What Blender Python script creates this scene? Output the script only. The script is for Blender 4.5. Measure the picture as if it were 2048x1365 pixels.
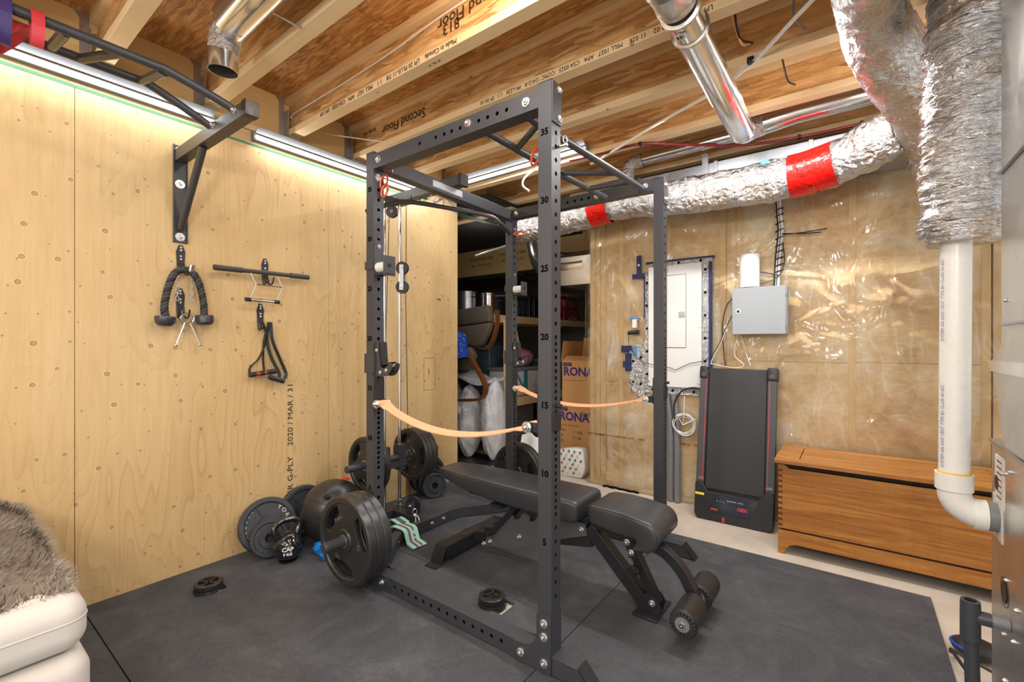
import bpy, bmesh, math, random
from mathutils import Vector, Matrix, noise
random.seed(7)
for o in list(bpy.data.objects): bpy.data.objects.remove(o)
SC = bpy.context.scene
COL = SC.collection
PI = math.pi
V = Vector

# ---------------------------------------------------------------- camera, world, lights, exposure
cam = bpy.data.cameras.new('camera'); cam.sensor_width = 36; cam.lens = 15.98; cam.shift_y = 0.0017
cam.clip_start = 0.02; cam.clip_end = 60
camo = bpy.data.objects.new('camera', cam); COL.objects.link(camo)
camo.location = (2.76, 0, 1.184); camo.rotation_euler = (PI/2, 0, math.radians(36.87))
SC.camera = camo
w = bpy.data.worlds.new('world'); SC.world = w; w.use_nodes = True
w.node_tree.nodes['Background'].inputs[0].default_value = (1.0, 0.975, 0.94, 1)
w.node_tree.nodes['Background'].inputs[1].default_value = 1.05
SC.view_settings.view_transform = 'Standard'; SC.view_settings.look = 'None'
SC.view_settings.gamma = 1; SC.view_settings.use_curve_mapping = False
SC.view_settings.exposure = 0.25
def area(loc, target, sx, sy, power, col=(1, .95, .88)):
    l = bpy.data.lights.new('area_light', 'AREA'); l.shape = 'RECTANGLE'; l.size = sx; l.size_y = sy
    l.energy = power; l.color = col
    o = bpy.data.objects.new('area_light', l); COL.objects.link(o); o.location = loc
    z = (V(loc) - V(target)).normalized(); x = V((0, 1, 0)) if sx < .05 else V((1, 0, 0))
    if sx < .05: l.size, l.size_y = sy, sx
    x = (x-z*x.dot(z)).normalized(); y = z.cross(x); o.rotation_euler = Matrix((x, y, z)).transposed().to_euler(); return o
# fill lights added under the ceiling; the cool ones belong to the visible strips
WH = (1, .98, .95); CW = (.96, .98, 1)
area((1.6, -0.75, 2.40), (1.6, -0.4, 0), 1.2, .12, 10, WH)
area((3.2, -0.75, 2.40), (3.0, -0.2, 0), 1.2, .12, 10, WH)
area((1.9, 0.72, 2.42), (1.9, 0.9, 0), 1.2, .10, 10, WH)
area((3.5, 0.72, 2.42), (3.3, 1.0, 0), 1.0, .10, 10, WH)
area((2.4, 2.52, 2.42), (2.4, 2.80, 0), 1.1, .08, 32, WH)  # extra fill added to brighten the insulated wall, without a fixture
area((0.73, 2.70, 2.475), (0.8, 2.3, 0), 1.1, .02, 9, CW)
area((0.065, .22, 2.355), (0.12, .22, 0), .02, 1.45, 3.6, CW)
area((0.065, 1.86, 2.355), (0.12, 1.86, 0), .02, 1.25, 3.2, CW)
def point(loc, power, r=.05, col=(1, .93, .82)):
    l = bpy.data.lights.new('bulb_or_fill_light', 'POINT'); l.energy = power; l.shadow_soft_size = r; l.color = col
    o = bpy.data.objects.new('bulb_or_fill_light', l); COL.objects.link(o); o.location = loc; return o
point((1.93, 1.22, 2.52), 14)
point((3.0, -.9, 1.9), 62, .14, WH)  # added fill behind the camera to lift the ceiling, not a bulb
point((1.2, -1.3, 1.9), 34, .14, WH)  # second added fill behind the camera, not a bulb
point((-.35, 3.6, 2.2), 2.2)  # added fill so the alcove is not too dark, not a bulb

# ---------------------------------------------------------------- mesh helpers
WL = {}
def lin(c):
    return tuple((x/12.92 if x <= .04045 else ((x+.055)/1.055)**2.4) for x in [k/255 for k in c])
class MB:
    def __init__(s): s.v = []; s.f = []; s.uv = False
    def add(s, vs, fs):
        b = len(s.v); s.v += [tuple(q) for q in vs]; s.f += [tuple(i+b for i in q) for q in fs]; return s
    def obox(s, c, ax, ay, az):
        c = V(c); ax = V(ax); ay = V(ay); az = V(az)
        if ax.cross(ay).dot(az) < 0: ax = -ax
        vs = [c+a*ax+b*ay+d*az for d in (-1, 1) for b in (-1, 1) for a in (-1, 1)]
        return s.add(vs, [(0, 2, 3, 1), (4, 5, 7, 6), (0, 1, 5, 4), (2, 6, 7, 3), (0, 4, 6, 2), (1, 3, 7, 5)])
    def box(s, x0, y0, z0, x1, y1, z1):
        return s.obox(((x0+x1)/2, (y0+y1)/2, (z0+z1)/2), (abs(x1-x0)/2, 0, 0), (0, abs(y1-y0)/2, 0), (0, 0, abs(z1-z0)/2))
    def beam(s, p0, p1, w, h, up=(0, 0, 1)):
        p0 = V(p0); p1 = V(p1); d = p1-p0; u = V(up); sd = d.cross(u).normalized(); u = sd.cross(d).normalized()
        return s.obox((p0+p1)/2, d/2, sd*w/2, u*h/2)
    def cyl(s, p0, p1, r, n=20, r2=None, cap=True):
        return s.tube([p0, p1], [r, r if r2 is None else r2], n, cap)
    def tube(s, pts, r, n=12, cap=True, closed=False, sq=1.0):
        pts = [V(p) for p in pts]; m = len(pts)
        rs = r if isinstance(r, (list, tuple)) else [r]*m
        t0 = (pts[1]-pts[0]).normalized()
        a = V((0, 0, 1)) if abs(t0.z) < .9 else V((1, 0, 0))
        nx = t0.cross(a).normalized(); b = len(s.v)
        for i, p in enumerate(pts):
            if closed: t = (pts[(i+1) % m]-pts[i-1]).normalized()
            else: t = (pts[min(i+1, m-1)]-pts[max(i-1, 0)]).normalized()
            nx = (nx-t*nx.dot(t)).normalized(); ny = t.cross(nx)
            for k in range(n):
                an = 2*PI*k/n
                s.v.append(tuple(p+nx*math.cos(an)*rs[i]+ny*math.sin(an)*rs[i]*sq))
        q = m if closed else m-1
        for i in range(q):
            for k in range(n):
                i2 = (i+1) % m; k2 = (k+1) % n
                s.f.append((b+i*n+k, b+i*n+k2, b+i2*n+k2, b+i2*n+k))
        if cap and not closed:
            s.f.append(tuple(b+k for k in reversed(range(n)))); s.f.append(tuple(b+(m-1)*n+k for k in range(n)))
        return s
    def lathe(s, prof, o, ax, n=32, closed=False):
        o = V(o); ax = V(ax).normalized(); a = V((0, 0, 1)) if abs(ax.z) < .9 else V((1, 0, 0))
        nx = ax.cross(a).normalized(); ny = ax.cross(nx); b = len(s.v); m = len(prof)
        for (r, h) in prof:
            for k in range(n):
                an = 2*PI*k/n; s.v.append(tuple(o+ax*h+nx*math.cos(an)*max(r, 1e-5)+ny*math.sin(an)*max(r, 1e-5)))
        for i in range(m if closed else m-1):
            for k in range(n):
                i2 = (i+1) % m; k2 = (k+1) % n
                s.f.append((b+i*n+k, b+i*n+k2, b+i2*n+k2, b+i2*n+k))
        return s
    def prism(s, poly, vec):
        poly = [V(p) for p in poly]; vec = V(vec); n = len(poly)
        return s.add(poly+[p+vec for p in poly],
                     [tuple(reversed(range(n))), tuple(range(n, 2*n))]+[(i, (i+1) % n, n+(i+1) % n, n+i) for i in range(n)])
    def sphere(s, c, rx, ry=None, rz=None, nu=24, nv=14, fn=None):
        ry = ry or rx; rz = rz or rx; c = V(c); b = len(s.v)
        for j in range(nv+1):
            th = PI*j/nv
            for i in range(nu):
                ph = 2*PI*i/nu; d = V((math.sin(th)*math.cos(ph), math.sin(th)*math.sin(ph), math.cos(th)))
                k = fn(d) if fn else 1
                s.v.append(tuple(c+V((d.x*rx, d.y*ry, d.z*rz))*k))
        for j in range(nv):
            for i in range(nu):
                i2 = (i+1) % nu
                s.f.append((b+j*nu+i, b+(j+1)*nu+i, b+(j+1)*nu+i2, b+j*nu+i2))
        return s
    def grid(s, fn, nu, nv):
        b = len(s.v)
        for j in range(nv+1):
            for i in range(nu+1): s.v.append(tuple(fn(i/nu, j/nv)))
        for j in range(nv):
            for i in range(nu):
                a = b+j*(nu+1)+i; s.f.append((a, a+1, a+nu+2, a+nu+1))
        return s
    def slab(s, fn, nu, nv, t):      # grid with thickness along t
        t = V(t); b = len(s.v); s.grid(fn, nu, nv); c = len(s.v); N = (nu+1)*(nv+1)
        for i in range(N): s.v.append(tuple(V(s.v[b+i])-t))
        for j in range(nv):
            for i in range(nu):
                a = c+j*(nu+1)+i; s.f.append((a, a+nu+1, a+nu+2, a+1))
        def q(a, d): s.f.append((b+d, b+a, c+a, c+d))
        for i in range(nu): q(i, i+1); q(nv*(nu+1)+i+1, nv*(nu+1)+i)
        for j in range(nv): q((j+1)*(nu+1), j*(nu+1)); q(j*(nu+1)+nu, (j+1)*(nu+1)+nu)
        return s
    def ribbon(s, pts, side, w, t):
        pts = [V(p) for p in pts]; b = len(s.v); m = len(pts)
        for i, p in enumerate(pts):
            d = (pts[min(i+1, m-1)]-pts[max(i-1, 0)]).normalized()
            sd = V(side[i] if isinstance(side, list) else side); sd = (sd-d*sd.dot(d)).normalized(); n = d.cross(sd)
            ww = w[i] if isinstance(w, list) else w
            for a, c in ((-1, -1), (1, -1), (1, 1), (-1, 1)): s.v.append(tuple(p+sd*a*ww/2+n*c*t/2))
        for i in range(m-1):
            for k in range(4):
                k2 = (k+1) % 4; s.f.append((b+i*4+k, b+i*4+k2, b+i*4+4+k2, b+i*4+4+k))
        s.f.append((b+3, b+2, b+1, b)); s.f.append(tuple(b+(m-1)*4+k for k in range(4)))
        return s
    def hole_face(s, o, u, v, n, W, H, holes, r, depth=.004, seg=12):
        """rectangle W x H at corner o, axes u, v, outward n, with round holes at distances along v"""
        o = V(o); u = V(u); v = V(v); n = V(n); cells = sorted(holes); prev = 0
        pts = lambda a, b: o+u*a+v*b
        bounds = [0]
        for h in cells:
            lo = max(bounds[-1], h-r*1.35); hi = h+r*1.35
            bounds += [lo, hi]
        for i in range(1, len(bounds)-1, 2):
            lo, hi = bounds[i], bounds[i+1]
            nx = bounds[i+2] if i+2 < len(bounds) else H
            if i+2 < len(bounds) and nx < hi: hi = nx
            bounds[i+1] = hi
            p = bounds[i-1]
            if lo-p > 1e-5: s.add([pts(0, p), pts(W, p), pts(W, lo), pts(0, lo)], [(0, 1, 2, 3)])
            hc = cells[(i-1)//2]; ring = []; sq = []
            for k in range(seg):
                a = 2*PI*(k+.5)/seg; ca, sa = math.cos(a), math.sin(a)
                ring.append(pts(W/2+ca*r, hc+sa*r)); 
                tx = (W/2)/abs(ca) if ca else 9; ty = ((hi-hc) if sa > 0 else (hc-lo))/abs(sa) if sa else 9
                q = min(tx, ty); sq.append([W/2+ca*q, hc+sa*q, tx < ty])
            b = len(s.v); s.v += [tuple(q) for q in ring]+[tuple(pts(q[0], q[1])) for q in sq]+[tuple(q-n*depth) for q in ring]
            for k in range(seg):
                k2 = (k+1) % seg; s.f.append((b+k2, b+k, b+seg+k, b+seg+k2)); s.f.append((b+k, b+k2, b+2*seg+k2, b+2*seg+k))
                if sq[k][2] != sq[k2][2]:
                    c = pts(W if sq[k][0]+sq[k2][0] > W else 0, hi if (sq[k][1]+sq[k2][1])/2 > hc else lo)
                    s.v.append(tuple(c)); s.f.append((b+seg+k2, b+seg+k, len(s.v)-1))
        p = bounds[-1]
        if H-p > 1e-5: s.add([pts(0, p), pts(W, p), pts(W, H), pts(0, H)], [(0, 1, 2, 3)])
        return s
    def xf(s, M):
        s.v = [tuple(M @ V(p)) for p in s.v]; return s
    def mesh(s, mn, off=(0, 0, 0), smooth=True, ang=.6):
        me = bpy.data.meshes.new(mn); o = V(off)
        me.from_pydata([tuple(V(p)-o) for p in s.v], [], s.f); me.update()
        if smooth:
            me.shade_smooth(); me.set_sharp_from_angle(angle=ang)
        return me
def setp(o, label=None, cat=None, group=None, kind=None):
    if label: o['label'] = label
    if cat: o['category'] = cat
    if group: o['group'] = group
    if kind: o['kind'] = kind
    return o
def root_off(p):
    while p is not None:
        if p.name in WL: return WL[p.name]
        p = p.parent
    return V((0, 0, 0))
def part(mb, name, mat, parent=None, bevel=0, label=None, smooth=True, ang=.6, kind=None):
    me = mb if isinstance(mb, bpy.types.Mesh) else mb.mesh(name, root_off(parent), smooth, ang)
    if mat is not None: me.materials.clear(); me.materials.append(mat)
    o = bpy.data.objects.new(name, me); COL.objects.link(o)
    if parent: o.parent = parent
    if bevel:
        m = o.modifiers.new('bevel', 'BEVEL'); m.width = bevel; m.segments = 2; m.limit_method = 'ANGLE'; m.angle_limit = .7
        me.shade_smooth(); me.set_sharp_from_angle(angle=1.6) if bevel > .004 else None
    if label: o['label'] = label
    if kind: o['kind'] = kind
    return o
def thing(name, label, cat, loc=(0, 0, 0), group=None, rot=None, local=False):
    o = bpy.data.objects.new(name, None); COL.objects.link(o); o.location = loc; o.empty_display_size = .05
    WL[o.name] = V((0, 0, 0)) if (local or rot) else V(loc)
    if rot: o.rotation_euler = rot
    return setp(o, label, cat, group)
def solo(mb, name, mat, label, cat, group=None, bevel=0, kind=None, ang=.6):
    c = V((0, 0, 0)); xs = [p[0] for p in mb.v]; ys = [p[1] for p in mb.v]; zs = [p[2] for p in mb.v]
    c = V(((min(xs)+max(xs))/2, (min(ys)+max(ys))/2, min(zs)))
    me = mb.mesh(name, c, True, ang); me.materials.append(mat)
    o = bpy.data.objects.new(name, me); COL.objects.link(o); o.location = c; WL[o.name] = c
    if bevel:
        m = o.modifiers.new('bevel', 'BEVEL'); m.width = bevel; m.segments = 2; m.limit_method = 'ANGLE'; m.angle_limit = .7
    return setp(o, label, cat, group, kind)
def dup(root, loc, rot=None, label=None, parent=None):
    r = root.copy(); COL.objects.link(r); r.location = loc; WL[r.name] = V(loc)
    if rot is not None: r.rotation_euler = rot
    if label: r['label'] = label
    for ch in list(root.children):
        c = ch.copy(); COL.objects.link(c); c.parent = r
        for g in ch.children:
            d = g.copy(); COL.objects.link(d); d.parent = c
    return r
def frame(o, x, y):
    x = V(x).normalized(); y = V(y); y = (y-x*x.dot(y)).normalized(); z = x.cross(y)
    M = Matrix((x, y, z)).transposed().to_4x4(); M.translation = V(o); return M
def flat(outlines, depth, o=(0, 0, 0), x=(1, 0, 0), y=(0, 1, 0), bevel=0, res=6):
    """2D outlines (even-odd holes) in a plane, extruded; returns MB"""
    cu = bpy.data.curves.new('tmp', 'CURVE'); cu.dimensions = '2D'; cu.fill_mode = 'BOTH'
    cu.extrude = max(depth/2-bevel, .0001); cu.bevel_depth = bevel; cu.bevel_resolution = 1; cu.offset = -bevel
    for ol in outlines:
        sp = cu.splines.new('POLY'); sp.points.add(len(ol)-1); sp.use_cyclic_u = True
        for i, p in enumerate(ol): sp.points[i].co = (p[0], p[1], 0, 1)
    ob = bpy.data.objects.new('tmp', cu); me = bpy.data.meshes.new_from_object(ob)
    mb = MB(); mb.v = [tuple(v.co) for v in me.vertices]; mb.f = [tuple(p.vertices) for p in me.polygons]
    bpy.data.objects.remove(ob); bpy.data.curves.remove(cu); bpy.data.meshes.remove(me)
    return mb.xf(frame(o, x, y))
def circ(cx, cy, r, n=24, a0=0, a1=2*PI):
    full = abs(a1-a0-2*PI) < 1e-6
    return [(cx+r*math.cos(a0+(a1-a0)*i/(n if full else n-1)), cy+r*math.sin(a0+(a1-a0)*i/(n if full else n-1))) for i in range(n)]
def text(body, size, o, x, y, mat, parent, name='printed_text', depth=.0006, bold=0, align='CENTER', sx=1.0):
    cu = bpy.data.curves.new('tmp', 'FONT'); cu.body = body; cu.size = size; cu.extrude = depth; cu.offset = bold
    cu.align_x = align; cu.align_y = 'CENTER'; cu.resolution_u = 2
    ob = bpy.data.objects.new('tmp', cu); me = bpy.data.meshes.new_from_object(ob)
    mb = MB(); mb.v = [(v.co.x*sx, v.co.y, v.co.z) for v in me.vertices]; mb.f = [tuple(p.vertices) for p in me.polygons]
    bpy.data.objects.remove(ob); bpy.data.curves.remove(cu); bpy.data.meshes.remove(me)
    mb.xf(frame(o, x, y)); return part(mb, name, mat, parent, smooth=False)
def smoothpath(pts, n=8):
    pts = [V(p) for p in pts]; out = []
    P = [pts[0]*2-pts[1]]+pts+[pts[-1]*2-pts[-2]]
    for i in range(1, len(P)-2):
        for k in range(n):
            t = k/n; a, b, c, d = P[i-1], P[i], P[i+1], P[i+2]
            out.append(.5*((2*b)+(c-a)*t+(2*a-5*b+4*c-d)*t*t+(3*b-a-3*c+d)*t**3))
    out.append(pts[-1]); return out

# ---------------------------------------------------------------- materials
class NT:
    def __init__(s, name):
        s.m = bpy.data.materials.new(name); s.m.use_nodes = True; s.t = s.m.node_tree; s.n = s.t.nodes; s.l = s.t.links
        s.b = s.n['Principled BSDF']
    def new(s, t, **k):
        n = s.n.new(t)
        for a, v in k.items():
            if a.startswith('i_'): n.inputs[a[2:]].default_value = v
            else: setattr(n, a, v)
        return n
    def link(s, a, b): s.l.new(a, b)
    def coords(s, scale=(1, 1, 1), rot=(0, 0, 0), kind='Object', src=None):
        mp = s.new('ShaderNodeMapping'); mp.inputs['Scale'].default_value = scale; mp.inputs['Rotation'].default_value = rot
        if src is None: tc = s.new('ShaderNodeTexCoord'); src = tc.outputs[kind]
        s.link(src, mp.inputs['Vector']); return mp.outputs['Vector']
    def noise(s, vec, scale, detail=4, rough=.55, dist=0):
        n = s.new('ShaderNodeTexNoise'); n.inputs['Scale'].default_value = scale; n.inputs['Detail'].default_value = detail
        n.inputs['Roughness'].default_value = rough; n.inputs['Distortion'].default_value = dist
        s.link(vec, n.inputs['Vector']); return n.outputs['Fac']
    def plane(s, src, a, b):
        sp = s.new('ShaderNodeSeparateXYZ'); s.link(src, sp.inputs[0]); cb = s.new('ShaderNodeCombineXYZ')
        s.link(sp.outputs[a], cb.inputs[0]); s.link(sp.outputs[b], cb.inputs[1]); return cb.outputs[0]
    def vor(s, vec, scale, feature='F1', out='Distance', rnd=1.0, dim='3D'):
        n = s.new('ShaderNodeTexVoronoi'); n.voronoi_dimensions = dim; n.feature = feature; n.inputs['Scale'].default_value = scale
        n.inputs['Randomness'].default_value = rnd
        s.link(vec, n.inputs['Vector']); return n.outputs[out] if isinstance(out, str) else [n.outputs[q] for q in out]
    def ramp(s, fac, stops, interp='LINEAR'):
        n = s.new('ShaderNodeValToRGB'); cr = n.color_ramp; cr.interpolation = interp
        while len(cr.elements) < len(stops): cr.elements.new(.5)
        for e, (p, c) in zip(cr.elements, stops):
            e.position = p; e.color = (*(c if isinstance(c, tuple) else (c, c, c)), 1)
        s.link(fac, n.inputs['Fac']); return n.outputs['Color']
    def mix(s, fac, a, b, mode='MIX'):
        n = s.new('ShaderNodeMix'); n.data_type = 'RGBA'; n.blend_type = mode
        for val, i in ((fac, 0), (a, 6), (b, 7)):
            if hasattr(val, 'links'): s.link(val, n.inputs[i])
            elif i == 0: n.inputs[0].default_value = val
            else: n.inputs[i].default_value = (*val, 1)
        return n.outputs[2]
    def math(s, op, a, b=None, c=None):
        n = s.new('ShaderNodeMath'); n.operation = op
        for i, val in enumerate((a, b, c)):
            if val is None: continue
            if hasattr(val, 'links'): s.link(val, n.inputs[i])
            else: n.inputs[i].default_value = val
        return n.outputs[0]
    def bump(s, h, strength=.3, dist=.002, prev=None):
        n = s.new('ShaderNodeBump'); n.inputs['Strength'].default_value = strength; n.inputs['Distance'].default_value = dist
        s.link(h, n.inputs['Height'])
        if prev: s.link(prev, n.inputs['Normal'])
        s.link(n.outputs['Normal'], s.b.inputs['Normal']); return n.outputs['Normal']
    def set(s, col=None, rough=None, metal=None, **k):
        for nm, val in (('Base Color', col), ('Roughness', rough), ('Metallic', metal)):
            if val is None: continue
            if hasattr(val, 'links'): s.link(val, s.b.inputs[nm])
            elif nm == 'Base Color': s.b.inputs[nm].default_value = (*val, 1)
            else: s.b.inputs[nm].default_value = val
        for a, val in k.items():
            a = a.replace('_', ' ')
            if hasattr(val, 'links'): s.link(val, s.b.inputs[a])
            else: s.b.inputs[a].default_value = val
        return s.m
def simple(name, col, rough=.5, metal=0, var=.08, vs=30, bump=0, bs=200, bd=.0006, **k):
    t = NT(name); v = t.coords()
    f = t.noise(v, vs, 3)
    c = t.mix(t.math('MULTIPLY', f, 1.0), tuple(x*(1-var) for x in col), tuple(min(1, x*(1+var)) for x in col))
    r = t.ramp(t.noise(v, vs*1.7, 2), [(.3, max(0, rough-.06)), (.7, min(1, rough+.06))])
    t.set(c, r, metal, **k)
    if bump: t.bump(t.noise(v, bs, 3), bump, bd)
    return t.m
def m_plywood():
    t = NT('plywood'); v = t.coords()
    big = t.noise(t.coords((1, 1, .28)), 2.2, 3, .6, .6)
    g = t.noise(t.coords((1, 60, 2.2)), 1.0, 5, .65, .25)
    # cathedral grain: contour lines of a slow, vertically stretched noise
    f0 = t.noise(t.coords((1, 2.6, .55)), 1.5, 2, .5, .35)
    ct = t.math('FRACT', t.math('MULTIPLY', f0, 17.0))
    c = t.ramp(big, [(.25, lin((203, 168, 114))), (.5, lin((214, 181, 128))), (.8, lin((222, 193, 145)))])
    gl = t.ramp(g, [(.3, lin((192, 153, 97))), (.6, lin((224, 196, 149)))])
    c = t.mix(.28, c, gl)
    ring = t.ramp(ct, [(0, lin((178, 136, 80))), (.10, lin((206, 170, 114))), (.9, lin((219, 188, 138))), (1, lin((178, 136, 80)))])
    pm = t.ramp(t.noise(v, 1.3, 2), [(.42, .10), (.62, .42)])
    c = t.mix(pm, c, ring)
    hts = []
    def knots(scale, r0, r1, keep, dark, wob):
        nonlocal c
        wv = t.new('ShaderNodeVectorMath'); wv.operation = 'MULTIPLY_ADD'; wv.inputs[1].default_value = (wob,)*3
        nz = t.new('ShaderNodeTexNoise'); nz.inputs['Scale'].default_value = 40; t.link(v, nz.inputs['Vector'])
        t.link(nz.outputs['Color'], wv.inputs[0]); t.link(v, wv.inputs[2])
        vv = t.plane(t.coords((scale, scale, scale), src=wv.outputs[0]), 1, 2); d, col = t.vor(vv, 1.0, out=('Distance', 'Color'), dim='2D')
        sp = t.new('ShaderNodeSeparateColor'); t.link(col, sp.inputs[0])
        on = t.math('LESS_THAN', sp.outputs[0], keep)
        rad = t.math('MULTIPLY_ADD', sp.outputs[1], r1-r0, r0)
        q = t.math('DIVIDE', t.math('MULTIPLY', d, 1/scale), rad)
        core = t.ramp(q, [(0, .75), (.35, .35), (.55, .5), (.78, 1.0), (.98, .0)])
        halo = t.ramp(q, [(0, 0.0), (.95, .0), (1.0, .9)])
        c = t.mix(t.math('MULTIPLY', t.math('MULTIPLY', core, on), dark), c, lin((104, 66, 34)))
        h2 = t.ramp(t.math('MULTIPLY', q, .55), [(.50, 0.0), (.60, .5), (.80, 0.0)])
        c = t.mix(t.math('MULTIPLY', t.math('MULTIPLY', h2, on), .6), c, lin((240, 220, 180)))
        hts.append(t.math('MULTIPLY', t.ramp(q, [(0, 1.0), (1.0, 0.0)]), on))
    knots(7.6, .006, .0125, .60, .72, .004)
    knots(9, .002, .0055, .6, .85, .002)
    streak = t.ramp(t.noise(t.coords((1, 26, 1.1)), 1.6, 4, .7), [(.62, 0.0), (.80, .35)])
    c = t.mix(streak, c, lin((176, 128, 76)))
    spot = t.ramp(t.noise(t.coords((1, 1.0, 1.9)), 3.1, 7, .78), [(.735, 0.0), (.75, .9)])
    c = t.mix(spot, c, lin((84, 46, 24)))
    t.set(c, t.ramp(g, [(.3, .46), (.7, .62)]), Specular_IOR_Level=.35)
    t.bump(t.math('SUBTRACT', t.math('MULTIPLY', g, .5), hts[0]), .35, .003); return t.m
def m_osb(name, tone, scale=1.0, plane='xz'):
    t = NT(name); tc = t.new('ShaderNodeTexCoord'); cs = None; base = None
    hs = []
    for i, (a, sx, sy, sd) in enumerate([(.5, 7, 40, 0), (-.75, 9, 34, 3.1), (1.25, 6, 46, 7.7), (-.2, 12, 58, 11.2), (.9, 9, 64, 17.2)]):
        mp = t.new('ShaderNodeMapping'); mp.inputs['Location'].default_value = (sd, sd, sd)
        if plane == 'xz':
            mp.inputs['Rotation'].default_value = (0, a, 0); mp.inputs['Scale'].default_value = (sx*scale, .01, sy*scale)
        else:
            mp.inputs['Rotation'].default_value = (0, 0, a); mp.inputs['Scale'].default_value = (sx*scale, sy*scale, .01)
        nz = t.new('ShaderNodeTexNoise'); nz.inputs['Scale'].default_value = 5; t.link(tc.outputs['Object'], nz.inputs['Vector'])
        ad = t.new('ShaderNodeVectorMath'); ad.operation = 'MULTIPLY_ADD'; ad.inputs[1].default_value = (.05, .05, .05)
        t.link(nz.outputs['Color'], ad.inputs[0]); t.link(tc.outputs['Object'], ad.inputs[2])
        t.link(ad.outputs[0], mp.inputs['Vector'])
        d, col = t.vor(t.plane(mp.outputs['Vector'], 0, 2 if plane == 'xz' else 1), 1.0, out=('Distance', 'Color'), dim='2D')
        sp = t.new('ShaderNodeSeparateColor'); t.link(col, sp.inputs[0])
        cc = t.ramp(sp.outputs[0], [(0, tone[0]), (.3, tone[1]), (.65, tone[2]), (1, tone[3])])
        e = t.ramp(d, [(.30, 1.0), (.62, .72)])
        cc = t.mix(1.0, cc, e, 'MULTIPLY')
        if base is None: base = cc
        else:
            on = t.math('GREATER_THAN', sp.outputs[1], .52)
            base = t.mix(on, base, cc)
        hs.append(sp.outputs[2])
    f = t.noise(tc.outputs['Object'], 120, 3)
    base = t.mix(.25, base, t.ramp(f, [(.3, tone[1]), (.7, tone[3])]))
    big = t.noise(tc.outputs['Object'], 2.0, 2)
    base = t.mix(t.ramp(big, [(.35, .0), (.75, .35)]), base, tone[3])
    t.set(base, .55, Specular_IOR_Level=.35); t.bump(hs[0], .35, .003); return t.m
def m_lumber(name, c0, c1, grain=(1, 40, 40), dirt=.25):
    t = NT(name); g = t.noise(t.coords(grain), 1.2, 5, .6, .2); big = t.noise(t.coords(), 2.5, 3)
    c = t.mix(g, c0, c1); c = t.mix(t.ramp(big, [(.3, 0.0), (.8, .3)]), c, tuple(x*.8 for x in c0))
    d = t.ramp(t.noise(t.coords(tuple(.4*q if q > 5 else q*4 for q in grain)), 1.1, 6, .8), [(.64, 0.0), (.72, dirt*2)])
    c = t.mix(d, c, lin((120, 84, 48)))
    k = t.ramp(t.vor(t.coords(), 5.5), [(0, .8), (.05, .55), (.075, 0.0)])
    c = t.mix(k, c, lin((120, 74, 36)))
    t.set(c, .6, Specular_IOR_Level=.25); t.bump(g, .2, .0015); return t.m
def m_steel(name='black_steel', col=(.052, .054, .061), rough=.42):
    t = NT(name); v = t.coords(); n = t.noise(v, 450, 3)
    d = t.ramp(t.noise(v, 9, 5, .7), [(.60, 0.0), (.80, .22)])
    t.set(t.mix(d, col, tuple(q*1.9 for q in col)), t.ramp(n, [(.3, rough-.08), (.7, rough+.08)]), .15, Specular_IOR_Level=.55)
    t.bump(n, .08, .0005); return t.m
def m_rubber():
    t = NT('rubber_mat'); v = t.coords(); sp = t.noise(v, 260, 2, .6); d1 = t.noise(v, 3.2, 6, .7, .8); d2 = t.noise(v, 24, 5, .75)
    c = t.ramp(sp, [(.35, (.040, .042, .048)), (.62, (.066, .069, .078)), (.8, (.13, .134, .145))])
    du = t.math('MULTIPLY', t.ramp(d1, [(.42, 0.0), (.75, .8)]), t.ramp(d2, [(.35, .2), (.7, .8)]))
    c = t.mix(du, c, (.17, .172, .178))
    fl = t.ramp(t.vor(v, 34), [(0, .9), (.045, .7), (.06, 0.0)]); fs = t.ramp(t.noise(v, 5), [(.5, 0.0), (.62, .7)])
    c = t.mix(t.math('MULTIPLY', fl, fs), c, (.35, .34, .32))
    t.set(c, t.ramp(d2, [(.3, .62), (.7, .8)]), Specular_IOR_Level=.42); t.bump(sp, .35, .0012); return t.m
def m_foil(name='foil', stretch=(10, 10, 10), tint=lin((206, 170, 118)), amt=.35):
    t = NT(name); v = t.coords(stretch); n1 = t.noise(v, 1.0, 6, .62, 1.2); n2 = t.vor(t.coords(tuple(q*1.6 for q in stretch)), 1.0, 'DISTANCE_TO_EDGE')
    y = t.ramp(t.noise(t.coords(), 7, 4, .6), [(.52, 0.0), (.62, amt)])
    c = t.mix(y, (.66, .665, .68), tint)
    t.set(c, t.ramp(n1, [(.3, .14), (.7, .34)]), 1.0)
    p = t.bump(n1, 1.0, .022); n3 = t.noise(t.coords(tuple(q*4.5 for q in stretch)), 1.0, 4, .6, .8); p = t.bump(n3, 1.0, .011, p); t.bump(n2, .8, .016, p); return t.m
def m_galv(name='galvanized_steel', base=(.62, .63, .65), rough=.28, sc=26):
    t = NT(name); v = t.coords(); d, col = t.vor(v, sc, out=('Distance', 'Color')); sp = t.new('ShaderNodeSeparateColor'); t.link(col, sp.inputs[0])
    c = t.mix(sp.outputs[0], tuple(q*.95 for q in base), tuple(min(1, q*1.04) for q in base)); n = t.noise(v, 3, 4)
    c = t.mix(t.ramp(n, [(.45, 0.0), (.8, .35)]), c, tuple(q*.72 for q in base))
    t.set(c, t.ramp(sp.outputs[1], [(0, rough-.03), (1, rough+.05)]), .95); t.bump(n, .15, .01); return t.m
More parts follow.
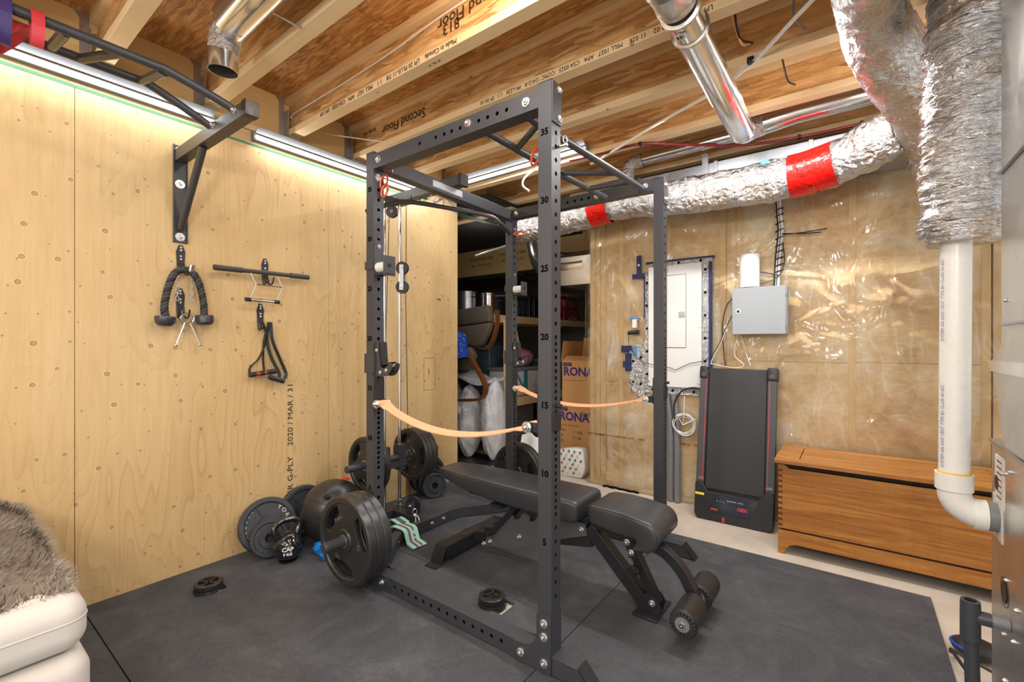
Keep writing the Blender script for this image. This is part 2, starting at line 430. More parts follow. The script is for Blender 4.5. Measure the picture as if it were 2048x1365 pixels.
def m_batt():
    t = NT('fibreglass_batt'); v = t.coords((1, 1, 1.25)); n1 = t.noise(v, 3.0, 7, .66, .35); n3 = t.noise(v, 1.3, 3, .5)
    n2 = t.noise(t.coords((9, 9, 16), (0, .3, 0)), 1.6, 7, .8, .5); n4 = t.noise(t.coords((1, 1, 3.5)), 22, 4, .75, .6)
    c = t.ramp(n1, [(.30, lin((206, 164, 104))), (.42, lin((234, 200, 144))), (.52, lin((248, 226, 182))), (.64, lin((255, 249, 232)))])
    c = t.mix(.30, c, t.ramp(n2, [(.32, lin((210, 168, 110))), (.60, lin((255, 244, 216)))]))
    c = t.mix(t.ramp(n4, [(.35, .18), (.55, 0.0)]), c, lin((180, 134, 78)))
    c = t.mix(t.ramp(n3, [(.50, 0.0), (.70, .40)]), c, lin((206, 158, 98)))
    t.set(c, .9, Specular_IOR_Level=.1); t.bump(n1, .35, .01); return t.m
def m_film(name='clear_polyethylene', milky=(.95, .93, .88), amt=.06, gloss=1.0):
    t = NT(name); out = t.n['Material Output']; t.n.remove(t.b)
    tr = t.new('ShaderNodeBsdfTransparent'); tr.inputs[0].default_value = (1, .995, .985, 1)
    gl = t.new('ShaderNodeBsdfGlossy'); gl.inputs['Roughness'].default_value = .13
    df = t.new('ShaderNodeBsdfDiffuse'); df.inputs[0].default_value = (*milky, 1)
    w1 = t.noise(t.coords((1, 1, 1)), 2.2, 2, .5, 1.2); w2 = t.noise(t.coords((2.2, 2.2, 1.0), (0, .5, 0)), 1.7, 3, .5, 1.6)
    rid = t.math('ABSOLUTE', t.math('SUBTRACT', t.math('MULTIPLY', w2, 2.0), 1.0))
    bp = t.new('ShaderNodeBump'); bp.inputs['Strength'].default_value = 1.0; bp.inputs['Distance'].default_value = .05
    t.link(t.math('ADD', w1, t.math('MULTIPLY', rid, .12)), bp.inputs['Height']); t.link(bp.outputs[0], gl.inputs['Normal'])
    fr = t.new('ShaderNodeFresnel'); fr.inputs[0].default_value = 1.5; t.link(bp.outputs[0], fr.inputs['Normal'])
    a = t.new('ShaderNodeMixShader'); t.link(t.math('MULTIPLY', fr.outputs[0], gloss), a.inputs[0])
    t.link(tr.outputs[0], a.inputs[1]); t.link(gl.outputs[0], a.inputs[2])
    b = t.new('ShaderNodeMixShader'); t.link(t.ramp(rid, [(0, amt*2.5), (.02, amt*1.2), (.10, amt*.5)]), b.inputs[0])
    t.link(a.outputs[0], b.inputs[1]); t.link(df.outputs[0], b.inputs[2]); t.link(b.outputs[0], out.inputs['Surface']); return t.m
def m_chestwood():
    t = NT('cherry_wood'); v = t.coords((1.1, 16, 16)); g = t.noise(v, 2.2, 6, .62, .8); f = t.noise(t.coords((34, 6, 5)), 1.0, 4, .6, .8); b = t.noise(t.coords((1.2, 3, 4)), 1.6, 3)
    c = t.ramp(g, [(.28, lin((138, 84, 34))), (.5, lin((178, 118, 54))), (.72, lin((206, 150, 82)))])
    c = t.mix(t.ramp(f, [(.45, 0.0), (.75, .3)]), c, lin((146, 88, 36))); c = t.mix(t.ramp(b, [(.35, .35), (.7, 0.0)]), c, lin((150, 94, 40)))
    t.set(c, .42, Specular_IOR_Level=.4, Coat_Weight=.15, Coat_Roughness=.25); t.bump(g, .08, .001); return t.m
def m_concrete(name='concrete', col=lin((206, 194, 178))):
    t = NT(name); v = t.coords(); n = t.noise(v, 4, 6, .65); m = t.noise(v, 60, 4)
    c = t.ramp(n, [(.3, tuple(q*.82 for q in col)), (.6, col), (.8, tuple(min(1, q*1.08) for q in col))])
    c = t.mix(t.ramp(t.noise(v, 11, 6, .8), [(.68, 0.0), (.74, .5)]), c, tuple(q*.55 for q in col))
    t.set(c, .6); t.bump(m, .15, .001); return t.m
def m_plastic_bag():
    t = NT('translucent_bag'); v = t.coords((6, 6, 2)); n = t.noise(v, 1.5, 6, .65, 2.0)
    t.set(t.ramp(n, [(.3, lin((178, 177, 180))), (.7, lin((222, 221, 223)))]), .18, Specular_IOR_Level=.8); t.bump(n, .6, .015); return t.m
def emit(name, col, s):
    t = NT(name); t.set(col, .5); t.b.inputs['Emission Color'].default_value = (*col, 1); t.b.inputs['Emission Strength'].default_value = s; return t.m

M = {}
M['ply'] = m_plywood()
T1 = [lin((150, 96, 44)), lin((192, 138, 74)), lin((220, 172, 108)), lin((238, 202, 148))]
M['osb'] = m_osb('osb_web', T1, .72)
T2 = [lin((126, 72, 28)), lin((174, 112, 54)), lin((206, 146, 78)), lin((228, 180, 114))]
M['osbf'] = m_osb('osb_subfloor', T2, 1.25, 'xy')
M['lum'] = m_lumber('spruce_flange', lin((226, 194, 142)), lin((244, 222, 182)), (1.2, 40, 40))
M['lumv'] = m_lumber('spruce_stud', lin((232, 196, 138)), lin((248, 222, 172)), (40, 40, 1.2), .1)
M['lumy'] = m_lumber('spruce_plate', lin((196, 164, 120)), lin((226, 196, 150)), (40, 1.2, 40), .2)
M['rim'] = m_lumber('laminated_rim_board', lin((214, 176, 112)), lin((236, 204, 146)), (2, 2, 30), .1)
M['steel'] = m_steel()
M['steel2'] = m_steel('black_steel_satin', (.022, .023, .026), .36)
M['pullbar'] = m_steel('grey_brown_painted_steel', (.060, .055, .050), .38)
M['rubber'] = m_rubber()
M['vinyl'] = simple('black_vinyl', (.036, .038, .042), .36, var=.2, vs=8, bump=.12, bs=500, Specular_IOR_Level=.6)
M['plate'] = simple('rubber_coated_plate', (.026, .025, .025), .33, var=.35, vs=14, bump=.1, bs=120, Specular_IOR_Level=.6)
M['iron'] = simple('grey_cast_iron', (.055, .058, .064), .5, .3, var=.3, vs=20, bump=.25, bs=160)
M['chrome'] = simple('chrome', (.78, .78, .79), .14, 1.0, var=.04)
M['zinc'] = simple('zinc_bolt', (.72, .72, .72), .28, .95, var=.15, vs=90)
M['galv'] = m_galv('galvanized_steel', (.66, .645, .615), .30, 14)
M['galvp'] = m_galv('bright_round_duct', (.78, .78, .78), .16, 8)
M['galvd'] = m_galv('dull_sheet_metal', (.50, .51, .53), .38, 30)
M['galvc'] = m_galv('cool_sheet_metal', (.50, .525, .57), .36, 10)
M['foil'] = m_foil('foil_fine', (16, 16, 16))
M['foilv'] = m_foil('foil_wrap', (7, 7, 24))
M['batt'] = m_batt()
M['film'] = m_film()
M['chest'] = m_chestwood()
M['conc'] = m_concrete()
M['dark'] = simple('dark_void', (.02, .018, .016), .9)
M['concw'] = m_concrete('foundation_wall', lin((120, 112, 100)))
M['white'] = simple('white_enamel', lin((228, 228, 226)), .35, var=.02)
M['pvc'] = simple('white_pvc', lin((232, 232, 228)), .3, var=.03)
M['greyp'] = simple('grey_plastic', lin((120, 122, 126)), .4)
M['dgrey'] = simple('dark_grey_pipe', lin((62, 66, 72)), .35)
M['box'] = simple('grey_metal_box', lin((158, 163, 168)), .42, .1, var=.03)
M['black'] = simple('black_plastic', (.018, .018, .019), .4)
M['ink'] = simple('black_ink', lin((52, 40, 30)), .8)
M['inkb'] = simple('black_ink_strong', (.004, .004, .004), .9, Specular_IOR_Level=.05)
M['purple'] = simple('purple_ink', lin((52, 34, 120)), .7)
M['blueink'] = simple('blue_ink', lin((158, 160, 190)), .7)
M['red'] = simple('red_tape', lin((222, 22, 14)), .25, var=.25, vs=30, bump=.5, bs=18, bd=.02)
M['redp'] = simple('red_pex_pipe', lin((128, 30, 30)), .35)
M['orange'] = simple('orange_webbing', lin((248, 176, 132)), .75, var=.12, vs=60, bump=.3, bs=300)
M['orangeclip'] = simple('orange_carabiner', lin((206, 84, 48)), .3, .3)
M['card'] = simple('cardboard', lin((190, 142, 88)), .75, var=.06, vs=8)
M['green'] = simple('green_sill_foam', lin((70, 130, 100)), .6, var=.2, vs=10)
M['rope'] = simple('black_rope', (.018, .017, .017), .6)
M['ropehi'] = simple('rope_strand', (.05, .048, .045), .6)
M['whitep'] = simple('white_nylon', lin((226, 226, 222)), .4)
M['blue'] = simple('blue_vinyl', lin((22, 130, 212)), .25, var=.1)
M['mint'] = simple('mint_fabric', lin((176, 232, 212)), .8, bump=.3, bs=400)
M['mauve'] = simple('mauve_fabric', lin((112, 96, 104)), .85)
M['palepink'] = simple('pale_fabric', lin((214, 206, 210)), .85)
M['sofa'] = simple('light_suede', lin((206, 200, 192)), .8, var=.05, vs=6, bump=.2, bs=60, Sheen_Weight=.3)
M['bandred'] = simple('red_latex', lin((204, 60, 70)), .45)
M['bandpur'] = simple('purple_latex', lin((64, 48, 110)), .45)
M['brownf'] = simple('brown_upholstery', lin((84, 73, 61)), .8, var=.1, bump=.2, bs=80)
M['bentwood'] = simple('bent_brown_wood', lin((104, 62, 32)), .4)
M['bluecloth'] = simple('blue_cloth', lin((24, 70, 170)), .7, var=.3, vs=30)
M['bag'] = m_plastic_bag()
M['bin'] = simple('smoky_bin_plastic', lin((72, 82, 92)), .25, var=.1)
M['navy'] = simple('navy_tape', lin((34, 44, 86)), .4)
M['silvertape'] = m_foil('silver_tape', (14, 14, 14), lin((200, 205, 220)), .3)
M['ltblue'] = simple('blue_tape', lin((70, 140, 210)), .6)
M['led'] = emit('led_strip', (1, 1, 1), 12)
M['ledh'] = simple('matt_aluminium', (.20, .205, .215), .5, .2)
M['fur'] = simple('fur_hair', lin((118, 106, 94)), .8)
M['belt'] = simple('treadmill_belt', (.028, .029, .030), .55, var=.25, vs=3)
# ---------------------------------------------------------------- setting: floor, ceiling, walls
def struct(name, mb=None, mat=None):
    if mb is None:
        o = bpy.data.objects.new(name, None); COL.objects.link(o); WL[o.name] = V((0, 0, 0))
    else: o = part(mb, name, mat)
    o['kind'] = 'structure'; return o
floor = struct('floor', MB().box(-2.6, -2.6, -.12, 4.2, 6.1, -.018), M['conc'])  # coordinates from here on mostly worked out beforehand from image pixels
ceil = struct('ceiling')
xs = [-2.60, -.246, .974, 2.194, 3.414, 4.2]; ys = [-2.6, -1.1, 1.12, 3.56, 6.1]
for i in range(5):
    for j in range(4):
        part(MB().box(xs[i]+.002, ys[j]+.002, 2.688, xs[i+1]-.002, ys[j+1]-.002, 2.706), 'subfloor_panel', M['osbf'], ceil, smooth=False)
part(MB().box(-2.6, -2.6, 2.707, 4.2, 6.1, 2.72), 'subfloor_backing', M['dark'], ceil, smooth=False)
JY = [-2.13, -1.69, -1.25, -.81, -.38, .055, .504, .95, 1.398, 1.845, 2.275, 2.77, 3.30, 3.75, 4.2, 4.65, 5.1, 5.5]
jtext = {1.398: ('Made in Canada    LPI 20 PLUS-11 7/8    1 1    MILL 1027   APA   CSA 0325   SRC-09', 1.42, .033),
         1.845: ('LPI 20    20 SU 10 02    11 026    MILL 1027   APA   CSA 0325   CCMC 12412-R   PR-L228   1 1   SP-30-10', 1.75, .029)}
for y in JY:
    x0 = -.036 if y < 2.9 else -2.6
    web = part(MB().box(x0, y+.028, 2.484, 4.2, y+.038, 2.652), 'joist_web', M['osb'], ceil, smooth=False)
    part(MB().box(x0, y, 2.447, 4.2, y+.066, 2.485), 'bottom_flange', M['lum'], web, bevel=.002)
    part(MB().box(x0, y, 2.650, 4.2, y+.066, 2.688), 'top_flange', M['lum'], web, bevel=.002)
    if y in jtext:
        s, xr, sz = jtext[y]
        text(s, sz, (xr, y-.0012, 2.466), (-1, 0, 0), (0, 0, -1), M['ink'], web, align='LEFT' if y < 1.5 else 'CENTER', sx=.92, depth=.0004)
        text('LP  26L  10', .016, (1.25, y+.033, 2.4462), (-1, 0, 0), (0, 1, 0), M['ink'], web, depth=.0003)
    if abs(y-1.845) < .01:
        text('Second Floor', .085, (.50, y+.026, 2.575), (-1, 0, 0), (0, 0, -1), M['ink'], web, sx=.9)
        text('prop ref', .04, (.16, y+.026, 2.60), (-1, 0, 0), (0, 0, -1), M['ink'], web)
    if abs(y-1.398) < .01:
        text('Second Floor', .075, (1.48, y+.026, 2.60), (-1, 0, 0), (0, 0, -1), M['ink'], web)
        text('813', .07, (1.36, y+.026, 2.565), (-1, 0, 0), (0, 0, -1), M['ink'], web)
    if abs(y-2.275) < .01:
        text('Ground Floor', .07, (.52, y+.026, 2.58), (-1, 0, 0), (0, 0, -1), M['ink'], web)
    if y < 2.9:      # steel hanger strap where the joist meets the rim board
        h = MB().box(-.040, y-.034, 2.452, -.036, y-.002, 2.66).box(-.036, y-.006, 2.452, .02, y-.002, 2.60).box(-.036, y-.004, 2.442, .03, y+.068, 2.446)
        h.prism([(-.038, y-.034, 2.66), (-.038, y-.06, 2.688), (-.038, y-.002, 2.688), (-.038, y-.002, 2.66)], (-.002, 0, 0))
        part(h, 'joist_hanger', M['galvd'], web, smooth=False)
# left wall
wl = struct('wall_left')
ph = 2.335
py = [-2.6, -1.99, -.771, .449, 1.669, 2.889]
for i in range(5):
    part(MB().box(-.015, py[i]+.001, -.018, 0, py[i+1]-.001, ph-.018), 'plywood_panel', M['ply'], wl, bevel=.0008)
for y in [-2.55, -2.0, -1.6, -1.2, -.8, -.4, 0, .4, .8, 1.2, 1.6, 2.0, 2.4, 2.85]:
    part(MB().box(-.105, y, -.018, -.016, y+.038, 2.36), 'stud', M['lumv'], wl, smooth=False)
part(MB().box(-.115, -2.6, -.018, -.106, 2.889, 2.36), 'wall_backing', M['dark'], wl, smooth=False)
part(MB().box(-.11, -2.6, 2.316, .002, 2.889, 2.328), 'sill_gasket', M['green'], wl, smooth=False, label='green foam gasket strip')
part(MB().box(-.11, -2.6, 2.329, -.004, 2.889, 2.366), 'top_plate', M['lumy'], wl, bevel=.001)
part(MB().box(-.11, -2.6, 2.368, -.010, 2.889, 2.404), 'top_plate', M['lumy'], wl, bevel=.001)
part(MB().box(-.11, -2.6, 2.406, -.002, 2.889, 2.442), 'top_plate', M['lumy'], wl, bevel=.001)
part(MB().box(-.076, -2.6, 2.443, -.041, 5.5, 2.686), 'rim_board', M['rim'], wl, smooth=False)
part(MB().box(-.090, .10, 2.443, -.080, .20, 2.5), 'backing_block', M['rim'], wl)
ink = MB()
text('HANSER G-PLY    2020 / MAR / 31', .046, (.0012, 1.415, .52), (0, 0, 1), (0, -1, 0), M['ink'], wl, align='CENTER', sx=1.25)
text('CLASS  1', .02, (.0012, 2.55, .96), (0, 0, 1), (0, -1, 0), M['ink'], wl)
text('1:86', .03, (.0012, 2.66, 1.545), (0, 1, 0), (0, 0, 1), M['ink'], wl)
for a, b in (((2.50, .80), (2.62, .80)), ((2.62, .80), (2.62, 1.06)), ((2.62, 1.06), (2.50, 1.06)), ((2.50, 1.06), (2.50, .80))):
    part(MB().beam((.0006, a[0], a[1]), (.0006, b[0], b[1]), .002, .001, up=(1, 0, 0)), 'stamp_outline', M['ink'], wl, smooth=False)
text('B5', .02, (.0012, 1.262, 1.63), (0, 1, 0), (0, 0, 1), M['ink'], wl)
# back wall
wb = struct('wall_back')
part(MB().box(.95, 3.62, -.018, 4.2, 3.66, 2.445), 'sheathing', M['osb'], wb, smooth=False)
part(MB().box(.95, 3.53, -.018, 4.2, 3.62, .02), 'bottom_plate', M['lum'], wb, bevel=.001)
part(MB().box(.95, 3.53, 2.40, 4.2, 3.62, 2.445), 'top_plate', M['lum'], wb, bevel=.001)
studs = [(.952, .998), (1.001, 1.047), (1.050, 1.096), (1.216, 1.254), (1.60, 1.638), (1.992, 2.032), (2.10, 2.138), (2.738, 2.776), (3.322, 3.36), (3.368, 3.406), (3.78, 3.82), (4.16, 4.198)]
for a, b in studs:
    part(MB().box(a, 3.53, .02, b, 3.618, 2.40), 'stud', M['lumv'], wb, bevel=.0015)
def batt(x0, x1, z0, z1, seed):
    def fn(u, v):
        x = x0+(x1-x0)*u; z = z0+(z1-z0)*v
        e = min(u, 1-u, v*2.2, (1-v)*2.2); e = min(1, max(0, e)*7)
        n = noise.fractal(V((x*5, seed, z*5)), 1, 2, 4)*.010
        return (x, 3.536-.012*e**.6+n*.6, z)
    return MB().slab(fn, 20, 44, (0, -.06, 0))
bays = [(1.098, 1.214, .86), (1.256, 1.598, .86), (1.640, 1.990, .9), (2.034, 2.098, 1.06), (2.14, 2.736, 1.056), (2.778, 3.320, 1.062), (3.408, 3.778, 1.06), (3.82, 4.16, 1.06)]
for i, (a, b, s) in enumerate(bays):
    a -= .002; b += .002
    part(batt(a, b, .022, s-.001, i), 'insulation_batt', M['batt'], wb)
    part(batt(a, b, s+.001, 2.398, i+20), 'insulation_batt', M['batt'], wb)
FOLDS = []
random.seed(21)
for (cx, cz, n_, L0, L1) in ((2.14, 1.70, 13, .12, .42), (2.42, 1.30, 12, .15, .5), (1.93, 1.75, 9, .1, .3), (1.20, 1.35, 12, .2, .55), (2.30, 1.10, 10, .1, .35), (1.30, 1.70, 8, .15, .4), (2.90, 1.60, 6, .1, .3), (1.10, .55, 8, .15, .4), (1.75, .70, 7, .1, .3), (2.75, 1.75, 6, .1, .3)):
    for k in range(n_):
        a = random.uniform(0, 2*PI); L_ = random.uniform(L0, L1); s0 = random.uniform(.03, .12)
        FOLDS.append((cx+s0*math.cos(a), cz+s0*math.sin(a), cx+(s0+L_)*math.cos(a+random.uniform(-.15, .15)), cz+(s0+L_)*math.sin(a), random.uniform(.006, .014), random.uniform(.003, .009)))
def film(u, v):
    x = .94+3.26*u; z = -.012+2.41*v
    n = noise.fractal(V((x*1.6, 0, z*1.6)), 1, 2.0, 3)*.012
    if z < 2.1 and x < 3.2:
        for (ax_, az, bx_, bz, wd, h) in FOLDS:
            dx, dz = bx_-ax_, bz-az; q = ((x-ax_)*dx+(z-az)*dz)/(dx*dx+dz*dz)
            if -.05 < q < 1.05:
                d = ((x-ax_-q*dx)**2+(z-az-q*dz)**2)**.5
                if d < wd*3: n += h*math.exp(-(d/wd)**2)*math.sin(PI*min(1, max(0, q)))
    return (x, 3.508-n, z)
part(MB().grid(film, 330, 230), 'vapour_barrier_film', M['film'], wb, ang=3)
text('VAPOUR BARRIER  0.15 mm CAN/CGSB  (6 mil)      TYPE 2', .020, (1.20, 3.490, .415), (1, 0, 0), (0, 0, 1), M['inkb'], wb)
text('VAPOUR BARRIER (6)    TYPE 2', .020, (1.74, 3.490, .425), (1, 0, 0), (0, 0, 1), M['inkb'], wb)
seal = MB()
for k in range(26):
    x = 1.10+.30*k/26; seal.sphere((x, 3.50+random.uniform(-.012, .008), -.010), .014, .010, .007, 8, 5)
part(seal, 'acoustic_sealant', M['inkb'], wb, kind='stuff')
# side return of the insulated wall, alcove shell, room behind the camera
struct('wall_alcove', MB().box(.952, 3.665, -.018, 1.0, 6.0, 2.445), M['lumv'])
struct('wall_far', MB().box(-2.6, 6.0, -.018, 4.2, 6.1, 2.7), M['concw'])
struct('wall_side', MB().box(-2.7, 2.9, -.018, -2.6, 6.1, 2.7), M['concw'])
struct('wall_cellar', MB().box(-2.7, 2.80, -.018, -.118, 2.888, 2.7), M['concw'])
rb = struct('trim_1', MB().box(-2.6, 4.62, 2.085, .95, 4.66, 2.444), M['rim'])
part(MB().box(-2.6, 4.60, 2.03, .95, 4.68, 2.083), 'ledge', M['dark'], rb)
struct('shade_soffit', MB().box(-2.6, 2.93, 2.425, .30, 4.61, 2.443), M['dark'])  # dark panel added under the joists to put the alcove ceiling in shade
part(MB().box(-1.2, 3.3, 2.395, .28, 3.40, 2.424), 'ceiling_strapping', M['lumy'], bpy.data.objects['shade_soffit'])
for (a, z) in ((-1.22, 2.30), (-.70, 2.32)):
    text('STRUCTURAL RIM', .05, (a, 4.618, z), (1, 0, 0), (0, 0, 1), M['ink'], rb)
    text('APA  1 1/8 OSB  CSA', .040, (a, 4.618, z-.08), (1, 0, 0), (0, 0, 1), M['ink'], rb)
solo(MB().add([(-.02, 2.92, 2.333), (-.10, 2.92, 2.333), (-.10, 3.05, 2.325), (.02, 3.60, 2.325)], [(0, 1, 2, 3)]).add([(-.02, 2.92, 2.336), (-.10, 2.92, 2.336), (-.10, 3.05, 2.328), (.02, 3.60, 2.328)], [(3, 2, 1, 0)]),
     'membrane_sheet', M['green'], 'dark green membrane sheet hanging under the dark ceiling beyond the plywood wall end', 'sheet')
# rubber mats with cut-outs
def rect(x0, y0, x1, y1): return [(x0, y0), (x1, y0), (x1, y1), (x0, y1)]
g = .0012
mats = [((.002, -.76, 1.838, .468), [], 'black rubber floor mat beside the pale sofa, nearest the bottom left corner'),
        ((.002, .472, 1.838, 1.688), [(.205, .832, .335, .935), (1.405, 1.556, 1.535, 1.662)], 'black rubber floor mat along the plywood wall with two square drain cut-outs'),
        ((.002, 1.692, 1.838, 2.86), [], 'black rubber floor mat under the rear half of the power rack'),
        ((1.842, 1.032, 3.05, 2.86), [], 'black rubber floor mat in front of the wooden chest'),
        ((1.842, -.80, 3.05, 1.028), [], 'black rubber floor mat at the near right, below the camera')]
for (x0, y0, x1, y1), hs, lb in mats:
    mb = flat([rect(x0-x0, 0, x1-x0, y1-y0)]+[rect(a-x0, b-y0, c-x0, d-y0) for a, b, c, d in hs], .0165, (x0, y0, -.009), bevel=.0012)
    o = solo(mb, 'rubber_floor_mat', M['rubber'], lb, 'mat', 'rubber gym mats')
# scored lines on the middle mat (loose strip)
# drain clean-outs
def cleanout(x, y, tilt, label):
    t = thing('drain_cleanout', label, 'drain cap', (x, y, -.018), rot=(tilt, 0, .5))
    part(MB().lathe([(0, 0), (.064, 0), (.064, .016), (.060, .030), (0, .030)], (0, 0, 0), (0, 0, 1), 28), 'body', M['black'], t)
    cap = MB().lathe([(0, .031), (.056, .031), (.060, .034), (.060, .052), (.055, .056), (.042, .056), (.042, .045), (0, .045)], (0, 0, 0), (0, 0, 1), 28)
    o = part(cap, 'screw_cap', M['black'], t)
    part(MB().box(-.042, -.005, .045, .042, .005, .055).box(-.005, -.042, .045, .005, .042, .055), 'cross_rib', M['black'], o)
    for s in (-1, 1): part(MB().cyl((s*.066, -.01, .004), (s*.066, -.01, .024), .006, 10), 'screw', M['zinc'], t)
cleanout(.285, .872, .0, 'round black drain cap in the mat cut-out near the plywood wall')
cleanout(1.445, 1.600, .0, 'round black drain cap in the mat cut-out inside the power rack')
# ---------------------------------------------------------------- lights in view, bulb above, added strips behind the camera
def led(p0, p1, up, out, label):
    p0 = V(p0); p1 = V(p1); up = V(up); out = V(out)
    t = thing('led_strip_light', label, 'light', tuple((p0+p1)/2), 'strip lights')
    n = (p1-p0).normalized()
    a = p0-out*.0; mb = MB().beam(p0-up*.004, p1-up*.004, .022, .036, up)
    part(mb, 'housing', M['ledh'], t, bevel=.002)
    rf = MB()
    for P, s in ((up, 1),):
        A = p0+up*.02+out*.010; B = p1+up*.02+out*.010; C_ = B+up*.024+out*.034; D = A+up*.024+out*.034
        rf.add([A, B, C_, D, A+out*.002, B+out*.002, C_+out*.002, D+out*.002], [(0, 1, 2, 3), (7, 6, 5, 4), (0, 4, 5, 1), (3, 2, 6, 7), (0, 3, 7, 4), (1, 5, 6, 2)])
    part(rf, 'reflector', M['ledh'], t)
    part(MB().tube([p0+out*.022-up*.004, p1+out*.020-up*.004], .0062, 12), 'led_tube', M['led'], t)
    for q, s in ((p0, -1), (p1, 1)): part(MB().beam(q+n*s*.0, q+n*s*.012, .036, .052, up), 'end_cap', M['ledh'], t)
    return t
led((.014, -.55, 2.368), (.014, .985, 2.368), (0, 0, 1), (1, 0, 0), 'lit strip light above the plywood wall, left of the pull-up bar arm')
led((.014, 1.20, 2.368), (.014, 2.52, 2.368), (0, 0, 1), (1, 0, 0), 'lit strip light above the plywood wall, running behind the power rack post')
led((.14, 2.752, 2.497), (1.32, 2.752, 2.497), (0, 0, 1), (0, -1, 0), 'lit strip light fixed along a ceiling joist behind the power rack')
for (a, b, lb) in (((1.0, -.75, 2.425), (2.2, -.75, 2.425), 'strip light under the joists behind the camera on the left'),
                   ((2.6, -.75, 2.425), (3.8, -.75, 2.425), 'strip light under the joists behind the camera on the right')):
    led(a, b, (0, 1, 0), (0, 0, -1), lb)  # unseen strips added to go with the fill lights
t = thing('bare_bulb', 'bare ceiling bulb on a joist just above the picture', 'light', (1.93, 1.30, 2.44))
part(MB().lathe([(0, 0), (.05, 0), (.045, -.02), (.02, -.03), (.0, -.03)], (1.93, 1.30, 2.687), (0, 0, 1), 20), 'lamp_holder', M['whitep'], t)
part(MB().sphere((1.93, 1.30, 2.625), .032), 'bulb', M['led'], t)
# ---------------------------------------------------------------- power rack
S = M['steel']; S2 = M['steel2']
rack = thing('power_rack', 'tall black steel power rack with numbered posts and a cable tower on the rubber mats', 'rack', (1.37, 2.0, 0))
PW, PD, TOP = .056, .062, 2.122
def bolt_mb(mb, c, n, r=.0135, h=.010):
    n = V(n).normalized(); c = V(c)
    mb.cyl(c, c+n*.003, r*1.25, 16); mb.cyl(c+n*.003, c+n*h, r, 6, r*.93); mb.sphere(c+n*h, r*.55, nu=8, nv=5); return mb
def bolt(c, n, parent, r=.0135): part(bolt_mb(MB(), c, n, r), 'bolt', M['zinc'], parent)
def mark_z(n): return .2226+.04907*n
holes = [mark_z(n) for n in range(20, 36)]+[mark_z(n/2) for n in range(14, 40)]+[mark_z(n) for n in range(1, 7)]
holes = sorted(set(round(h, 4) for h in holes))
def post(x, y, num):
    mb = MB(); x1, y1 = x+PW, y+PD
    mb.hole_face((x1, y, 0), (0, 1, 0), (0, 0, 1), (1, 0, 0), PD, TOP, holes, .0085, .004)
    mb.add([(x, y, 0), (x1, y, 0), (x1, y, TOP), (x, y, TOP)], [(0, 1, 2, 3)])
    mb.add([(x, y, 0), (x, y1, 0), (x, y1, TOP), (x, y, TOP)], [(3, 2, 1, 0)])
    mb.add([(x, y1, 0), (x1, y1, 0), (x1, y1, TOP), (x, y1, TOP)], [(3, 2, 1, 0)])
    mb.add([(x, y, TOP-.002), (x1, y, TOP-.002), (x1, y1, TOP-.002), (x, y1, TOP-.002)], [(0, 1, 2, 3)])
    mb.add([(x, y, 0), (x1, y, 0), (x1, y1, 0), (x, y1, 0)], [(3, 2, 1, 0)])
    p = part(mb, 'upright', S, rack, smooth=False)
    part(MB().box(x-.0006, y-.0006, TOP-.003, x1+.0006, y1+.0006, TOP+.002), 'end_cap', S2, p, bevel=.001)
    for n in (5, 10, 15, 20, 25, 30, 35):
        sg = 1 if num == 1 else -1; text(str(n), .033, (x+PW/2-.001, y-.0004 if sg > 0 else y1+.0004, mark_z(n)), (sg, 0, 0), (0, 0, 1), M['inkb'], p, 'number_marking', bold=.0011)
    return p
XA, XB_, YA, YB = .826, 1.849, 1.373, 2.562
XF = .781      # far wall-side post moved off square toward the plywood, from its image pixels
F = post(XB_, YA, 1); L = post(XA, YA, 1); B = post(XF, YB, 2); R = post(XB_, YB, 2)
def rail_x(y, z0, z1, hx, name, parent):
    x0, x1 = (XA if y == YA else XF)+PW, XB_; mb = MB()
    mb.hole_face((x0, y, z0), (0, 0, 1), (1, 0, 0), (0, -1, 0), z1-z0, x1-x0, [h-x0 for h in hx], .0085)
    y1 = y+PD
    mb.add([(x0, y, z0), (x1, y, z0), (x1, y1, z0), (x0, y1, z0), (x0, y, z1), (x1, y, z1), (x1, y1, z1), (x0, y1, z1)],
           [(3, 2, 1, 0), (4, 5, 6, 7), (2, 3, 7, 6)])
    return part(mb, name, S, parent, smooth=False)
hb = [.995+.0488*i for i in range(15)]
tf = rail_x(YA, 2.036, 2.108, [1.215, 1.317, 1.369, 1.413, 1.462, 1.563, 1.610, 1.658, 1.704], 'top_beam', rack)
tr = rail_x(YB, 2.058, 2.122, [1.286, 1.338, 1.388, 1.437], 'top_beam', rack)
for x in (1.795, 1.506, .922): bolt((x, YA, 2.09-.018 if x != 1.506 else 2.078), (0, -1, 0), tf)
for x in (1.80, 1.49, .875): bolt((x, YB, 2.09), (0, -1, 0), tr)
